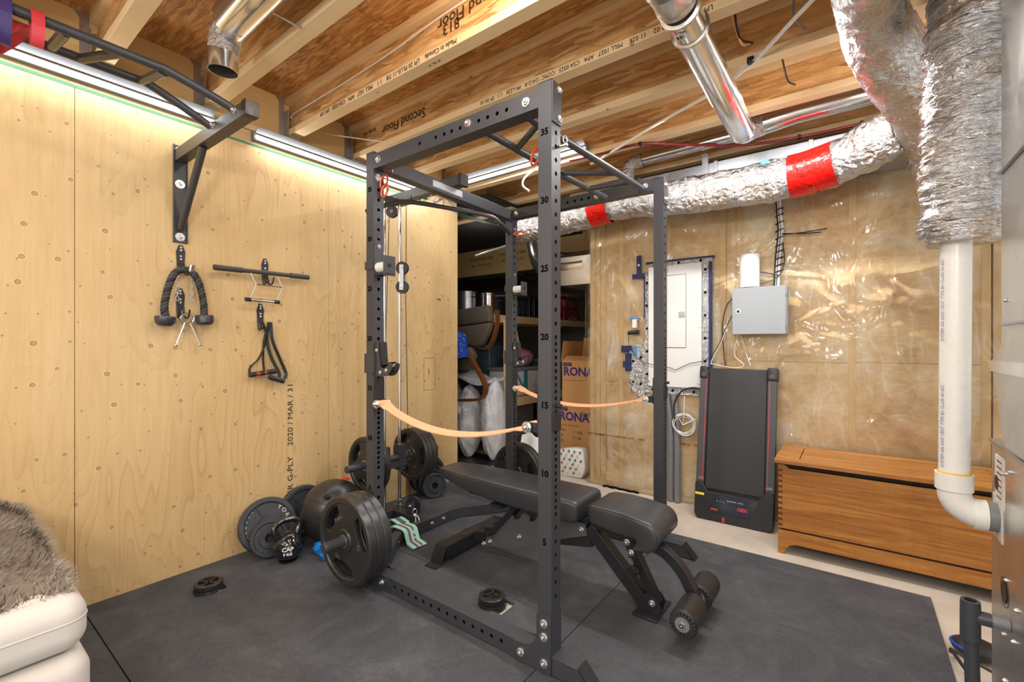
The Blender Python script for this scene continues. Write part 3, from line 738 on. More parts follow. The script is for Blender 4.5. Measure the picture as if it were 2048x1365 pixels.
for y, hx in ((YA, hb), (YB, hb)):
    r = rail_x(y, .004, .070, hx, 'bottom_rail', rack)
    for xx, sg in ((XB_, 1), (XA if y == YA else XF, -1)):
        xe = xx+PW if sg > 0 else xx
        o = [(xe, 0.0), (xe, .212), (xe-sg*(PW+.005), .205)]
        for i in range(9):
            a = PI/2*i/8; o.append((xe-sg*(PW+.005+.062*(1-math.cos(a))), .135-.062*math.sin(a)))
        o += [(xe-sg*.168, .068), (xe-sg*.190, .030), (xe-sg*.185, 0.0)]
        for k, yy in enumerate((y-.003, y+PD+.003)):
            gm = flat([[(q[0], q[1]) for q in o]], .005, (0, yy, .001), (1, 0, 0), (0, 0, 1), bevel=.0008)
            gp = part(gm, 'gusset_plate', S, r)
            if k == 0:
                for bx, bz in ((xe-sg*PW/2, .180), (xe-sg*PW/2, .132), (xe-sg*PW/2, .038), (xe-sg*.130, .038)):
                    bolt((bx, yy-.003, bz), (0, -1, 0), r)
    # forward foot
    x0 = XB_+PW
    part(MB().prism([(x0, y, .004), (x0, y, .070), (x0+.105, y, .070), (x0+.165, y, .004)], (0, PD-.004, 0)), 'foot', S, rack, bevel=.0015)
    part(MB().prism([(x0+.104, y-.001, .071), (x0+.107, y-.001, .073), (x0+.172, y-.001, .002), (x0+.160, y-.001, .000)], (0, PD-.002, 0)), 'foot_plate', S2, rack)
# top rear beam between the wall-side posts, with a plain name plate
lb = part(MB().prism([(XA, YA+PD, 2.050), (XA+PW, YA+PD, 2.050), (XF+PW, YB, 2.050), (XF, YB, 2.050)], (0, 0, .068)), 'rear_top_beam', S, rack, bevel=.0015)
part(MB().beam((XA+PW-.0135, 1.779, 2.085), (XA+PW-.0235, 2.03, 2.085), .004, .038), 'blank_plate', M['galvd'], lb, bevel=.0008, label='small silver-edged plate')
part(MB().box(XA+PW, YA+PD+.052, 2.052, XA+PW+.001, YA+PD+.056, 2.116), 'weld_line', M['zinc'], lb)
for x, y in ((XB_+PW, 1.418), ): 
    bolt((x, y, 2.096), (1, 0, 0), F, .014); bolt((x, y, 1.994), (1, 0, 0), F, .014)
bolt((XB_+PW, YB+.03, 2.08), (1, 0, 0), R); bolt((XB_+PW, YB+.03, 2.00), (1, 0, 0), R)
part(MB().box(XB_+PW, YA+.001, 1.972, XB_+PW+.005, YA+PD-.001, 2.118), 'post_plate', S, F, bevel=.001)
part(MB().box(XB_+PW, YB+.001, 1.972, XB_+PW+.005, YB+PD-.001, 2.118), 'post_plate', S, R, bevel=.001)
bolt((XA+PW, 1.40, 2.0), (1, 0, 0), L); bolt((XF+PW, YB+.03, 1.99), (1, 0, 0), B, .010)
# multi-grip pull-up bars
def bar(pts, r, name, parent, mat=S, n=14): return part(MB().tube(pts, r, n), name, mat, parent)
bar([(1.735, 1.43, 2.072), (1.785, 2.50, 2.072), (1.785, 2.565, 2.072)], .0165, 'pull_up_bar', rack)
bar([(1.525, 1.43, 2.072), (1.53, 2.10, 2.072), (1.548, 2.50, 2.072), (1.55, 2.565, 2.072)], .0165, 'pull_up_bar', rack)
for a, b in (((1.528, 1.68), (1.745, 1.535)), ((1.55, 2.06), (1.775, 2.235)), ((1.553, 2.36), (1.785, 2.40))):
    bar([(a[0], a[1], 2.072), (b[0], b[1], 2.072)], .0145, 'grip_handle', rack)
# bow-shaped rear base
bow = [(.852, 1.44), (.80, 1.50), (.665, 1.66), (.615, 1.74), (.595, 1.82), (.592, 2.18), (.605, 2.26), (.66, 2.34), (.775, 2.50), (.81, 2.56)]
part(MB().ribbon([(x, y, .036) for x, y in bow], (0, 0, 1), .066, .052), 'rear_base_rail', S, rack, bevel=.0015)
for y in (2.01, 2.11, 1.70): bolt((.619 if y > 1.8 else .66, y, .036), (1, -.2, 0), rack, .009)
# storage pegs
def peg(x, y0, y1, z, parent):
    p = part(MB().cyl((x, y0, z), (x, y1, z), .0245, 24), 'storage_peg', S, parent); bv = p.modifiers.new('b', 'BEVEL'); bv.width = .002; bv.limit_method = 'ANGLE'
peg(.854, 1.125, YA, .255, L); peg(.809, YB+PD, 2.80, .245, B)
part(MB().box(.829, YA-.005, .20, .879, YA, .31), 'peg_plate', S, L, bevel=.001)
# ---------------------------------------------------------------- cable tower
tw = rack      # the cable tower is bolted to the rack: its pieces are parts of it
tb = part(MB().box(.19, 1.972, 2.126, .900, 2.030, 2.186), 'cable_tower_arm', S, tw, bevel=.0015)
bolt((.30, 1.972, 2.15), (0, -1, 0), tb, .009)
part(MB().box(.885, 1.966, 2.120, .905, 2.036, 2.192), 'end_cap', S2, tb, bevel=.002)
for y in (1.866, 1.992): part(MB().cyl((.32, y, .066), (.32, y, 2.125), .0115, 16), 'guide_rod', M['chrome'], tw)
part(MB().box(.26, 1.82, 2.120, .38, 2.05, 2.126), 'rod_plate', S, tw)
part(MB().box(.26, 1.79, .004, .57, 1.85, .064), 'cable_tower_base', S, tw, bevel=.0015)
part(MB().box(.26, 1.955, .004, .57, 2.02, .064), 'cable_tower_base', S, tw, bevel=.0015)
part(MB().box(.24, 1.72, .004, .30, 2.20, .066), 'rear_foot', S, tw, bevel=.0015)
bolt((.57, 1.82, .036), (0, -1, 0), tw, .008); bolt((.40, 1.79, .036), (0, -1, 0), tw, .008)
def pulley(c, ax, r, parent, name='pulley'):
    c = V(c); ax = V(ax).normalized()
    o = part(MB().lathe([(.004, -.011), (r, -.011), (r, -.007), (r*.86, -.002), (r*.86, .002), (r, .007), (r, .011), (.004, .011)], c, ax, 28), name, M['black'], parent)
    part(MB().lathe([(r*.52, -.0125), (r*.62, -.0125), (r*.62, -.011), (r*.52, -.011)], c, ax, 24, True).lathe([(0, -.015), (r*.28, -.015), (r*.28, .015), (0, .015)], c, ax, 16), 'bearing', M['chrome'], o); return o
pulley((.235, 2.0, 2.082), (.45, -.9, 0), .042, tw)
pulley((.45, 2.0, .128), (.45, -.9, 0), .046, tw)
for yy in (1.972, 2.022): part(MB().box(.41, yy, .064, .49, yy+.006, .135), 'pulley_bracket', S, tw, bevel=.001)
bolt((.45, 1.972, .118), (0, -1, 0), tw, .009)
fp = thing('double_pulley', 'black double pulley block hanging on the cable tower', 'pulley', (.35, 2.0, 1.55))
pulley((.352, 1.99, 1.683), (.45, -.9, 0), .043, fp); pulley((.352, 1.99, 1.556), (.45, -.9, 0), .043, fp)
ax = V((.45, -.9, 0)).normalized(); c = V((.352, 1.99, 1.62))
for s in (-1, 1): part(MB().beam(c+ax*s*.016+V((0, 0, .085)), c+ax*s*.016-V((0, 0, .085)), .03, .003, up=ax), 'side_plate', M['galvd'], fp, bevel=.001)
for z in (1.683, 1.556): bolt(V((.352, 1.99, z))-ax*-.018, ax, fp, .009)
cb = MB()
cb.tube([(.215, 1.99, 2.07), (.222, 1.95, 1.1), (.275, 1.86, .53)], .0028, 6)
cb.tube([(.385, 1.995, 2.12), (.383, 1.995, 1.70)], .0028, 6); cb.tube([(.378, 1.995, 1.54), (.41, 1.99, .50), (.425, 1.99, .15)], .0028, 6)
part(cb, 'steel_cable', M['black'], tw)
cr = part(MB().cyl((.33, 1.585, .42), (.33, 2.32, .42), .0225, 22), 'weight_sleeve', S, tw)
part(MB().box(.300, 1.965, .335, .352, 2.020, .505).box(.300, 1.84, .335, .352, 1.892, .505), 'carriage_sleeve', S, cr, bevel=.002)
part(MB().box(.296, 1.82, .36, .356, 2.03, .40), 'carriage_plate', S, cr, bevel=.002)
def carabiner(path, r, mat, parent_label, name='carabiner', cat='carabiner', **k):
    return solo(MB().tube(smoothpath(path, 4), r, 8), name, mat, parent_label, cat, **k)
def loop(c, u, v, a, b, n=20): return [V(c)+V(u)*a*math.cos(2*PI*i/n)+V(v)*b*math.sin(2*PI*i/n) for i in range(n)]
c = (.275, 1.86, .50)
solo(MB().tube(loop(c, (.6, .8, 0), (0, 0, 1), .012, .034), .004, 8, closed=True), 'carabiner', M['zinc'], 'small silver carabiner joining the thin cable to the weight carriage', 'carabiner')
solo(MB().tube(loop((.545, 1.93, .115), (.6, .8, 0), (0, 0, 1), .013, .018), .004, 8, closed=True).tube(loop((.60, 1.905, .072), (.3, .9, 0), (.45, -.2, -1), .012, .034), .0035, 8, closed=True).sphere((.545, 1.93, .092), .014),
     'snap_hook', M['zinc'], 'silver snap hook clipped beside the low pulley on the rack base', 'snap hook')
solo(MB().tube(loop((.33, 1.99, .115), (.6, .8, 0), (0, 0, 1), .009, .018), .0035, 8, closed=True).cyl((.33, 1.99, .066), (.33, 1.99, .10), .009), 'eye_bolt', M['zinc'], 'small silver eye bolt at the foot of the guide rod', 'bolt')
# lat bar
lt = thing('lat_bar', 'long black lat pulldown bar with bent ends hanging under the rear top beam', 'bar', (.74, 2.0, 2.0))
lp = smoothpath([(.585, 1.545, 1.915), (.615, 1.625, 1.960), (.650, 1.76, 2.014), (.74, 2.00, 2.022), (.845, 2.30, 2.018), (.875, 2.39, 1.978), (.89, 2.475, 1.928)], 7)
part(MB().tube(lp, .0135, 14), 'bar', M['pullbar'], lt)
part(MB().tube(lp[-9:], .0165, 14), 'rubber_grip', M['black'], lt); part(MB().tube(lp[:8], .0165, 14), 'rubber_grip', M['black'], lt)
part(MB().tube(smoothpath([(.70, 1.93, 2.033), (.725, 1.985, 2.07), (.73, 1.992, 2.10), (.745, 1.998, 2.10), (.76, 2.0, 2.07), (.775, 2.06, 2.035)], 4), .004, 8).tube(loop((.735, 1.995, 2.07), (.5, -.8, 0), (0, 0, 1), .010, .028), .004, 8, closed=True), 'hanging_loop', M['zinc'], lt)
for i, (y, x) in enumerate(((1.885, .56), (1.95, .67))):
    p = [(x, y, 2.10), (x+.005, y+.005, 2.07), (x+.02, y+.02, 2.055), (x+.035, y+.035, 2.065), (x+.04, y+.04, 2.095)]
    solo(MB().tube(smoothpath(p, 5), .004, 8), 'storage_hook', M['zinc'] if i else M['black'],
         ('bent silver wire hook under the cable tower arm, nearer the lat bar loop' if i else 'black hook under the cable tower arm, nearer the plywood wall'), 'hook')
# J-hooks and roller brackets (first, then copies on the far post)
def jhook():
    t = thing('j_hook', 'black J-hook with three silver bolts on the wall-side near post of the rack', 'bar hook', (0, 0, 0), 'rack J-hooks', local=True)
    o = [(0, 0), (.0, .165), (.018, .165), (.036, .045), (.060, .038), (.085, .048), (.105, .066), (.125, .060), (.118, .034), (.095, .008), (.070, 0)]
    for s in (-1, 1): part(flat([o], .006, (.010, .030+s*.022, 0), (1, 0, 0), (0, 0, 1), bevel=.001), 'side_plate', S, t)
    part(flat([[(.022, .165), (.030, .165), (.042, .052), (.100, .062), (.104, .070), (.036, .06)]], .038, (.010, .030, .0), (1, 0, 0), (0, 0, 1)), 'plastic_liner', M['black'], t)
    part(MB().box(-.064, -.006, .012, .010, -.001, .108).box(-.064, .063, .012, .010, .068, .108).box(-.064, -.006, .012, -.058, .068, .108), 'post_clamp', S, t, bevel=.001)
    for x, z in ((.022, .125), (.050, .018), (.095, .030)): part(bolt_mb(MB(), (x, .004, z), (0, -1, 0), .0075, .006), 'bolt', M['zinc'], t)
    part(MB().box(.006, .0, .0, .010, .060, .168), 'back_plate', S, t)
    return t
j = jhook(); j.location = (XA+PW, YA, 1.022)
dup(j, (XF+PW, YB, 1.022), label='black J-hook with three silver bolts on the wall-side far post, in front of the shelves')
def rollerb():
    t = thing('roller_bracket', 'black bracket with a white nylon roller on the wall-side near post of the rack', 'bracket', (0, 0, 0), 'white roller brackets', local=True)
    part(MB().box(0, .004, 0, .004, .058, .175), 'base_plate', S, t, bevel=.001)
    part(MB().box(0, .004, 0, .085, .058, .005), 'lower_tab', S, t, bevel=.001)
    part(MB().box(.080, -.004, -.006, .085, .066, .090), 'end_plate', S, t, bevel=.001)
    part(MB().cyl((.004, .030, .040), (.080, .030, .040), .026, 24), 'roller', M['whitep'], t)
    part(bolt_mb(MB(), (.085, .030, .045), (1, 0, 0), .008, .004), 'bolt', S2, t); part(bolt_mb(MB(), (.004, .030, .145), (1, 0, 0), .008, .005), 'bolt', M['galvd'], t)
    part(MB().box(-.062, -.006, .03, 0, -.002, .07).box(-.062, .064, .03, 0, .068, .07), 'post_clamp', S, t)
    return t
rbk = rollerb(); rbk.location = (XA+PW, YA, 1.515)
dup(rbk, (XF+PW, YB, 1.520), label='black bracket with a white nylon roller on the wall-side far post')
# safety straps
def strap(y, zl, zr, sag, label, far):
    t = thing('safety_strap', label, 'strap', (1.37, y, .78), 'safety straps')
    xl = (XF if far else XA)+PW; x0, x1 = xl+.043, 1.790; pts = []; sd = []
    for i in range(33):
        u = i/32; x = x0+(x1-x0)*u; z = zl+(zr-zl)*u-sag*4*u*(1-u)*(1-.18*(u-.5))
        pts.append((x, y, z)); tw_ = math.sin(PI*min(1, u*1.0))*.15; sd.append((0, 1, tw_+(.55 if u < .04 or u > .96 else .1)))
    part(MB().ribbon(pts, sd, .050, .0045), 'webbing', M['orange'], t)
    for (bx, bz, s) in ((x0-.012, zl, 1), (x1+.012, zr, -1)):
        part(MB().cyl((bx, y-.038, bz), (bx, y+.038, bz), .0125, 16), 'pin', M['zinc'], t)
        part(bolt_mb(MB(), (bx, y-.036, bz), (0, -1, 0), .017, .012), 'bolt', M['zinc'], t)
        part(MB().lathe([(.0125, -.03), (.0165, -.03), (.0165, .03), (.0125, .03)], (bx, y, bz), (0, 1, 0), 16, True), 'loop_end', M['orange'], t)
        xp = xl if s > 0 else XB_
        part(MB().box(min(bx, xp), y-.030, bz-.018, max(bx, xp), y-.025, bz+.018).box(min(bx, xp), y+.025, bz-.018, max(bx, xp), y+.030, bz+.018), 'bracket_ear', S2, t, bevel=.001)
        part(MB().box(xp if s > 0 else xp-.006, y-.030, bz-.025, xp+.006 if s > 0 else xp, y+.030, bz+.125), 'bracket_plate', S2, t, bevel=.001)
    xo = XB_+PW
    part(MB().box(xo, y-.028, .868, xo+.006, y+.026, .935), 'clamp_plate', S2, t, bevel=.001)
    part(MB().cyl((xo, y, .957), (xo+.022, y, .957), .008, 14), 'lock_pin', M['black'], t)
strap(YA+.031, .886, .874, .085, 'orange safety strap sagging across the near side of the power rack', 0)
strap(YB+.031, .865, .858, .080, 'orange safety strap sagging across the far side of the power rack', 1)
# orange carabiners
def clip(c, u, v, label, two=True):
    mb = MB().tube(loop(c, u, v, .016, .036), .0055, 8, closed=True)
    if two: mb.tube(loop(V(c)-V(v)*.048+V(u)*.014+V(u).cross(V(v))*.008, u, v, .014, .034), .0055, 8, closed=True)
    solo(mb, 'carabiner', M['orangeclip'], label, 'carabiner', 'orange carabiners')
clip((.895, 1.425, 1.985), (.4, .9, 0), (.15, .2, .95), 'orange carabiner pair hanging at the top of the wall-side near rack post')
clip((1.752, 1.50, 1.925), (.4, .9, 0), (.3, .1, .95), 'orange carabiner beside the number 35 on the nearest rack post', False)
clip((.925, 2.53, 1.935), (.2, .2, .9), (.6, .8, .05), 'orange carabiner at the end of the lat bar by the far rack post', False)
solo(MB().cyl((XB_+PW, 1.43, 1.90), (XB_+PW+.028, 1.437, 1.903), .005).tube(loop((XB_+PW+.02, 1.435, 1.922), (.5, .8, 0), (0, 0, 1), .009, .013), .0025, 8, closed=True), 'hitch_pin', M['zinc'], 'silver hitch pin with ring below the number 35 on the nearest rack post', 'pin')
# ---------------------------------------------------------------- weight plates
def grip_plate(r, th, words, mat, rim=.022):
    """returns list of (mb-function) parts in local frame: axis +Z, centre 0"""
    hs = []
    for k in range(3):
        a0 = PI/2+k*2*PI/3+.35; a1 = a0+1.05; ri, ro = r*.50, r*.80; o = []
        for i in range(10): a = a0+(a1-a0)*i/9; o.append((ro*math.cos(a), ro*math.sin(a)))
        for i in range(10):
            a = a1-(a1-a0)*i/9; q = ri*(1+.22*math.sin(PI*i/9)*0+ .25*(i/9-.5)**2*4); o.append((q*math.cos(a), q*math.sin(a)))
        hs.append(o)
    body = flat([circ(0, 0, r*.97, 48), circ(0, 0, .026, 24)]+hs, th*.62, bevel=.002)
    ring = MB().lathe([(r*.83, -th*.36), (r*.86, -th*.5), (r*.97, -th*.5), (r, -th*.36), (r, th*.36), (r*.97, th*.5), (r*.86, th*.5), (r*.83, th*.36)], (0, 0, 0), (0, 0, 1), 56, True)
    hub = MB().lathe([(.026, -th*.5), (.050, -th*.5), (.056, -th*.36), (.056, th*.36), (.050, th*.5), (.026, th*.5)], (0, 0, 0), (0, 0, 1), 32, True)
    ins = MB().lathe([(.0255, -th*.53), (.031, -th*.53), (.031, th*.53), (.0255, th*.53)], (0, 0, 0), (0, 0, 1), 28, True)
    grips = MB()
    for h in hs:
        m = [(p[0], p[1], th*.33) for p in h]; grips.tube(m, .0035, 6, closed=True)
    return body, ring, hub, ins, grips, words
def make_plate(r, th, label, group, words=None, rot=0.0, mat=None):
    mat = mat or M['plate']; body, ring, hub, ins, grips, words = grip_plate(r, th, words, mat)
    t = thing('weight_plate', label, 'weight plate', (0, 0, 0), group, local=True)
    b = part(body, 'disc', mat, t); part(ring, 'rim', mat, t); part(hub, 'hub', mat, t); part(ins, 'hub_insert', M['zinc'], t); part(grips, 'grip_edges', mat, t)
    if words:
        for w_, a, rr, sz in words:
            x = (-math.sin(a), math.cos(a), 0); text(w_, sz, (rr*math.cos(a), rr*math.sin(a), -th*.315), (-math.sin(a), math.cos(a), 0), (math.cos(a), math.sin(a), 0), M['galvd'], b, 'embossed_text', depth=.0008)
    return t
def aim(t, loc, ax, roll=0):
    q = V(ax).to_track_quat('Z', 'Y') @ Matrix.Rotation(roll, 3, 'Z').to_quaternion(); t.rotation_euler = q.to_euler(); t.location = loc; return t
WD = [('45', PI/2, .33*.45, .030), ('LB', -PI/2, .33*.45, .026)]
g = 'plates on the near rack peg'
p0 = make_plate(.205, .042, 'large black grip weight plate, outermost on the near rack peg', g, [('45', 2.9, .105, .034), ('LBS', 5.0, .105, .026), ('20.4 KG', .75, .105, .022)])
aim(p0, (.854, 1.247, .255), (0, 1, 0), .3)
aim(dup(p0, (0, 0, 0), label='large black grip weight plate, middle of the stack on the near rack peg'), (.854, 1.289, .255), (0, 1, 0), 1.1)
aim(dup(p0, (0, 0, 0), label='large black grip weight plate, innermost on the near rack peg against the post'), (.854, 1.331, .255), (0, 1, 0), 2.0)
aim(dup(p0, (0, 0, 0), label='large black grip weight plate on the far post peg, nearer the post'), (.809, 2.66, .245), (0, 1, 0), .6)['group'] = 'plates on the far rack peg'
aim(dup(p0, (0, 0, 0), label='large black grip weight plate on the far post peg, nearer the cardboard boxes'), (.809, 2.705, .245), (0, 1, 0), 1.8)['group'] = 'plates on the far rack peg'
g = 'plates on the cable carriage'
p1 = make_plate(.176, .034, 'medium black grip weight plate on the left end of the cable carriage, outer one', g, [('25', 3.4, .09, .026), ('LBS', .6, .09, .022)])
aim(p1, (.33, 1.727, .42), (0, 1, 0), .2)
for y, lb_, ro in ((1.763, 'medium black grip weight plate on the left end of the cable carriage, inner one', 1.0), (2.085, 'medium black grip weight plate right of the guide rod, nearest the carriage sleeve', .75),
                   (2.121, 'medium black grip weight plate right of the guide rod, second from the sleeve', 1.5), (2.157, 'medium black grip weight plate right of the guide rod, farthest from the sleeve', 2.2)):
    aim(dup(p1, (0, 0, 0), label=lb_), (.33, y, .42), (0, 1, 0), ro)
# iron plates without grips
def iron_plate(r, th, label, group, mat, ribs=True, words=None):
    t = thing('iron_weight_plate', label, 'weight plate', (0, 0, 0), group, local=True)
    b = part(MB().lathe([(.025, -th*.5), (.052, -th*.5), (.055, -th*.22), (r*.78, -th*.22), (r*.84, -th*.5), (r*.97, -th*.5), (r, -th*.38), (r, th*.38), (r*.97, th*.5), (.025, th*.5)], (0, 0, 0), (0, 0, 1), 48, True), 'disc', mat, t)
    if ribs:
        rm = MB()
        for k in range(4):
            a = k*PI/2+.6; rm.beam((.05*math.cos(a), .05*math.sin(a), -th*.28), (r*.80*math.cos(a), r*.80*math.sin(a), -th*.28), .008, .008)
        part(rm, 'ribs', mat, b)
    if words:
        for w_, a0, step, rr, sz, m_ in words:
            for i, ch in enumerate(w_):
                a = a0+step*i
                text(ch, sz, (rr*math.cos(a), rr*math.sin(a), -th*.225), (-math.sin(a), math.cos(a), 0), (math.cos(a), math.sin(a), 0), m_, b, 'embossed_letter', depth=.0012)
    return t
nA = (-.93, .12, -.33)
a1 = iron_plate(.152, .034, 'large dark iron plate with white lettering leaning on the plywood wall behind the kettlebell', 'plates leaning on the wall', M['iron'], True,
     [('YORK', .15, .30, .108, .034, M['white']), ('BARBELL', 3.6, .24, .118, .022, M['galvd'])])
aim(a1, (.108, 1.232, .150), nA, 2.1)
a2 = iron_plate(.098, .026, 'smaller grey iron plate leaning on the large lettered plate', 'plates leaning on the wall', M['iron'], False); aim(a2, (.178, 1.205, .102), nA)
a3 = iron_plate(.150, .034, 'dark iron plate on the wall between the lettered plate and the black ball', 'plates leaning on the wall', M['iron'], True); aim(a3, (.042, 1.475, .150), (-.99, .0, -.10), .4)
nS = (-.93, .36, -.05)
s1 = iron_plate(.150, .030, 'largest black plate of the small stack by the wall corner, farthest from the bench', 'small plate stack at the wall', M['plate'], False); aim(s1, (.075, 2.46, .150), nS)
s2 = iron_plate(.128, .030, 'second plate of the small stack by the wall, between two others', 'small plate stack at the wall', M['plate'], False); aim(s2, (.115, 2.44, .128), nS)
s4 = iron_plate(.105, .026, 'middle-sized black plate of the small stack, just behind the grey-faced one', 'small plate stack at the wall', M['plate'], False); aim(s4, (.165, 2.43, .105), nS)
s3 = iron_plate(.094, .024, 'small grey-faced iron plate at the front of the stack beside the bench pad end', 'small plate stack at the wall', M['iron'], False); aim(s3, (.205, 2.42, .094), nS)
# ball, kettlebell, dumbbell
bl = thing('medicine_ball', 'big black soft medicine ball behind the near weight plates', 'ball', (.27, 1.535, 0))
part(MB().sphere((.27, 1.535, .181), .181, nu=40, nv=24), 'cover', M['plate'], bl)
sm = MB()
for u, v in (((1, 0, 0), (0, 1, 0)), ((0, .6, .8), (1, 0, 0)), ((0, -.8, .6), (1, 0, 0))): sm.tube(loop((.27, 1.535, .181), u, v, .1815, .1815, 60), .0016, 6, closed=True)
part(sm, 'seam', M['black'], bl)
part(MB().tube(smoothpath([(.35, 1.44, .31), (.37, 1.42, .315), (.375, 1.45, .30)], 4), .010, 8), 'strap_tab', M['black'], bl)
part(MB().sphere((.30, 1.60, .3585), .03, .02, .004, 12, 6), 'red_patch', M['red'], bl)
kb = thing('kettlebell', 'glossy black kettlebell with white lettering standing before the iron plates', 'kettlebell', (.30, 1.248, 0))
glossb = simple('glossy_black_enamel', (.012, .012, .013), .12, var=.1, Coat_Weight=.6)
part(MB().sphere((.30, 1.248, .078), .079, nu=32, nv=20, fn=lambda d: 1-.06*max(0, -d.z-.6)/.4), 'body', glossb, kb)
part(MB().lathe([(0, 0), (.045, 0), (.048, .006), (.04, .01)], (.30, 1.248, 0), (0, 0, 1), 24), 'base', glossb, kb)
hp = smoothpath([(.295, 1.205, .115), (.29, 1.185, .150), (.285, 1.178, .182), (.28, 1.198, .205), (.275, 1.245, .213), (.28, 1.300, .205), (.285, 1.318, .182), (.29, 1.310, .150), (.295, 1.290, .115)], 5)
part(MB().tube(hp, [.024-.008*math.sin(PI*i/(len(hp)-1)) for i in range(len(hp))], 14), 'handle', glossb, kb)
n = V((.88, -.47, 0)); xx = V((.47, .88, 0))
text('CAP', .030, V((.30, 1.248, .088))+n*.0788, xx, (0, 0, 1), M['white'], kb, bold=.001); text('9 KG', .020, V((.30, 1.248, .062))+n*.0778, xx, (0, 0, 1), M['white'], kb, bold=.0008)
db = thing('dumbbell', 'small blue hexagonal dumbbell on the mat by the big near plates', 'dumbbell', (.40, 1.39, 0))
for q in (.365, .455):
    part(MB().lathe([(0, -.024), (.026, -.024), (.036, -.014), (.036, .014), (.026, .024), (0, .024)], (q, 1.46-.18*q, .0325), (1, -.18, 0), 6), 'head', M['blue'], db, ang=.3)
part(MB().cyl((.365, 1.394, .033), (.455, 1.378, .033), .014, 14), 'handle', M['blue'], db)
# fabric band lying on the base rail
fb = thing('fabric_hip_band', 'mint green and grey striped fabric band draped over the rack base rail', 'exercise band', (.60, 1.80, 0))
bp = smoothpath([(.52, 1.795, .045), (.545, 1.795, .078), (.60, 1.80, .080), (.65, 1.80, .074), (.675, 1.795, .040), (.70, 1.79, .008), (.755, 1.785, .006), (.70, 1.79, .014)], 5)
for k, (off, w_, m_) in enumerate(((-.0, .095, 'mint'), (-.016, .014, 'mauve'), (.016, .014, 'mauve'), (0, .010, 'palepink'))):
    pts = [p+V((0, off, .0012 if k else 0)) for p in bp]
    part(MB().ribbon(pts, (0.05, 1, 0), w_, .006 if k == 0 else .0062), ['band', 'stripe', 'stripe', 'stripe'][k], M[m_], fb)
b2 = smoothpath([(.43, 1.86, .050), (.46, 1.85, .078), (.52, 1.835, .082), (.57, 1.82, .084)], 5)
part(MB().ribbon(b2, (.2, 1, 0), .075, .006), 'folded_end', M['mint'], fb); part(MB().ribbon([p+V((0, 0, .001)) for p in b2], (.2, 1, 0), .03, .006), 'stripe', M['mauve'], fb)
# ---------------------------------------------------------------- adjustable bench
bn = thing('adjustable_bench', 'black padded adjustable weight bench with foam leg rollers inside the power rack', 'bench', (1.5, 1.985, 0))
BY = 1.985
M['ladder'] = m_steel('grey_satin_steel', (.10, .10, .102), .34)
def pad(profile_top, profile_bot, halfw, name, r=.018):
    """loft along x: lists of (x, z, half width)"""
    mb = MB(); b = 0; n = len(profile_top); ring = 20
    for i in range(n):
        x, zt = profile_top[i]; xb, zb = profile_bot[i]; hw = halfw[i]
        sec = []
        rr = min(r, (zt-zb)*.45)
        for (cy, cz, a0) in ((hw-rr, 1, 0), (-(hw-rr), 1, PI/2), (-(hw-rr), 0, PI), (hw-rr, 0, 3*PI/2)):
            for k in range(5):
                a = a0+PI/2*k/4; yy = cy+rr*math.cos(a)
                top = math.sin(a)*rr
                zz = (rr-0) if 0 else 0
                f = (1-(rr-top)/max(zt-zb, 1e-4)*1.0) if cz else ((rr+top)/max(zt-zb, 1e-4))
                px = xb+(x-xb)*f; pz = zb+(zt-zb)*f
                sec.append((px, BY+yy, pz))
        mb.v += sec
    for i in range(n-1):
        for k in range(ring):
            k2 = (k+1) % ring; mb.f.append((i*ring+k, i*ring+k2, (i+1)*ring+k2, (i+1)*ring+k))
    mb.f.append(tuple(reversed(range(ring)))); mb.f.append(tuple((n-1)*ring+k for k in range(ring)))
    return mb
xt = [(.775, .428), (.785, .440), (.82, .446), (1.0, .447), (1.25, .447), (1.55, .447), (1.71, .446), (1.735, .440), (1.742, .428)]
xb = [(.785, .400), (.80, .392), (.84, .386), (1.0, .362), (1.25, .345), (1.55, .340), (1.71, .342), (1.735, .350), (1.742, .366)]
hw = [.070, .082, .094, .120, .134, .136, .136, .130, .124]
bp_ = part(pad(xt, xb, hw, 'b'), 'back_pad', M['vinyl'], bn, ang=1.0)
part(MB().tube([(x, BY-h+.004, z-.006) for (x, z), h in zip(xt[1:-1], hw[1:-1])], .0022, 6).tube([(x, BY+h-.004, z-.006) for (x, z), h in zip(xt[1:-1], hw[1:-1])], .0022, 6), 'piping', M['vinyl'], bp_)
st = [(1.790, .424), (1.795, .440), (1.82, .448), (1.90, .450), (1.98, .446), (2.05, .436)]; sb = [(1.795, .372), (1.80, .366), (1.83, .360), (1.90, .352), (1.98, .346), (2.02, .345)]
for i in range(1, 9):
    a = PI*i/8; st.append((2.055+.068*math.sin(a), .372+.064*math.cos(a))); sb.append((2.025+.012*math.sin(a)*0-.012*i/8, .350-.006*i))
sh = [.112, .124, .132, .136, .138, .140]+[.140]*7+[.132]
sp_ = part(pad(st, sb, sh, 's', .016), 'seat_pad', M['vinyl'], bn, ang=1.0)
part(MB().tube([(x, BY-h+.003, z-.004) for (x, z), h in zip(st[1:], sh[1:])], .0022, 6), 'piping', M['vinyl'], sp_)
def flt(pts, y, th=.006): return flat([pts], th, (0, y, 0), (1, 0, 0), (0, 0, 1), bevel=.0008)
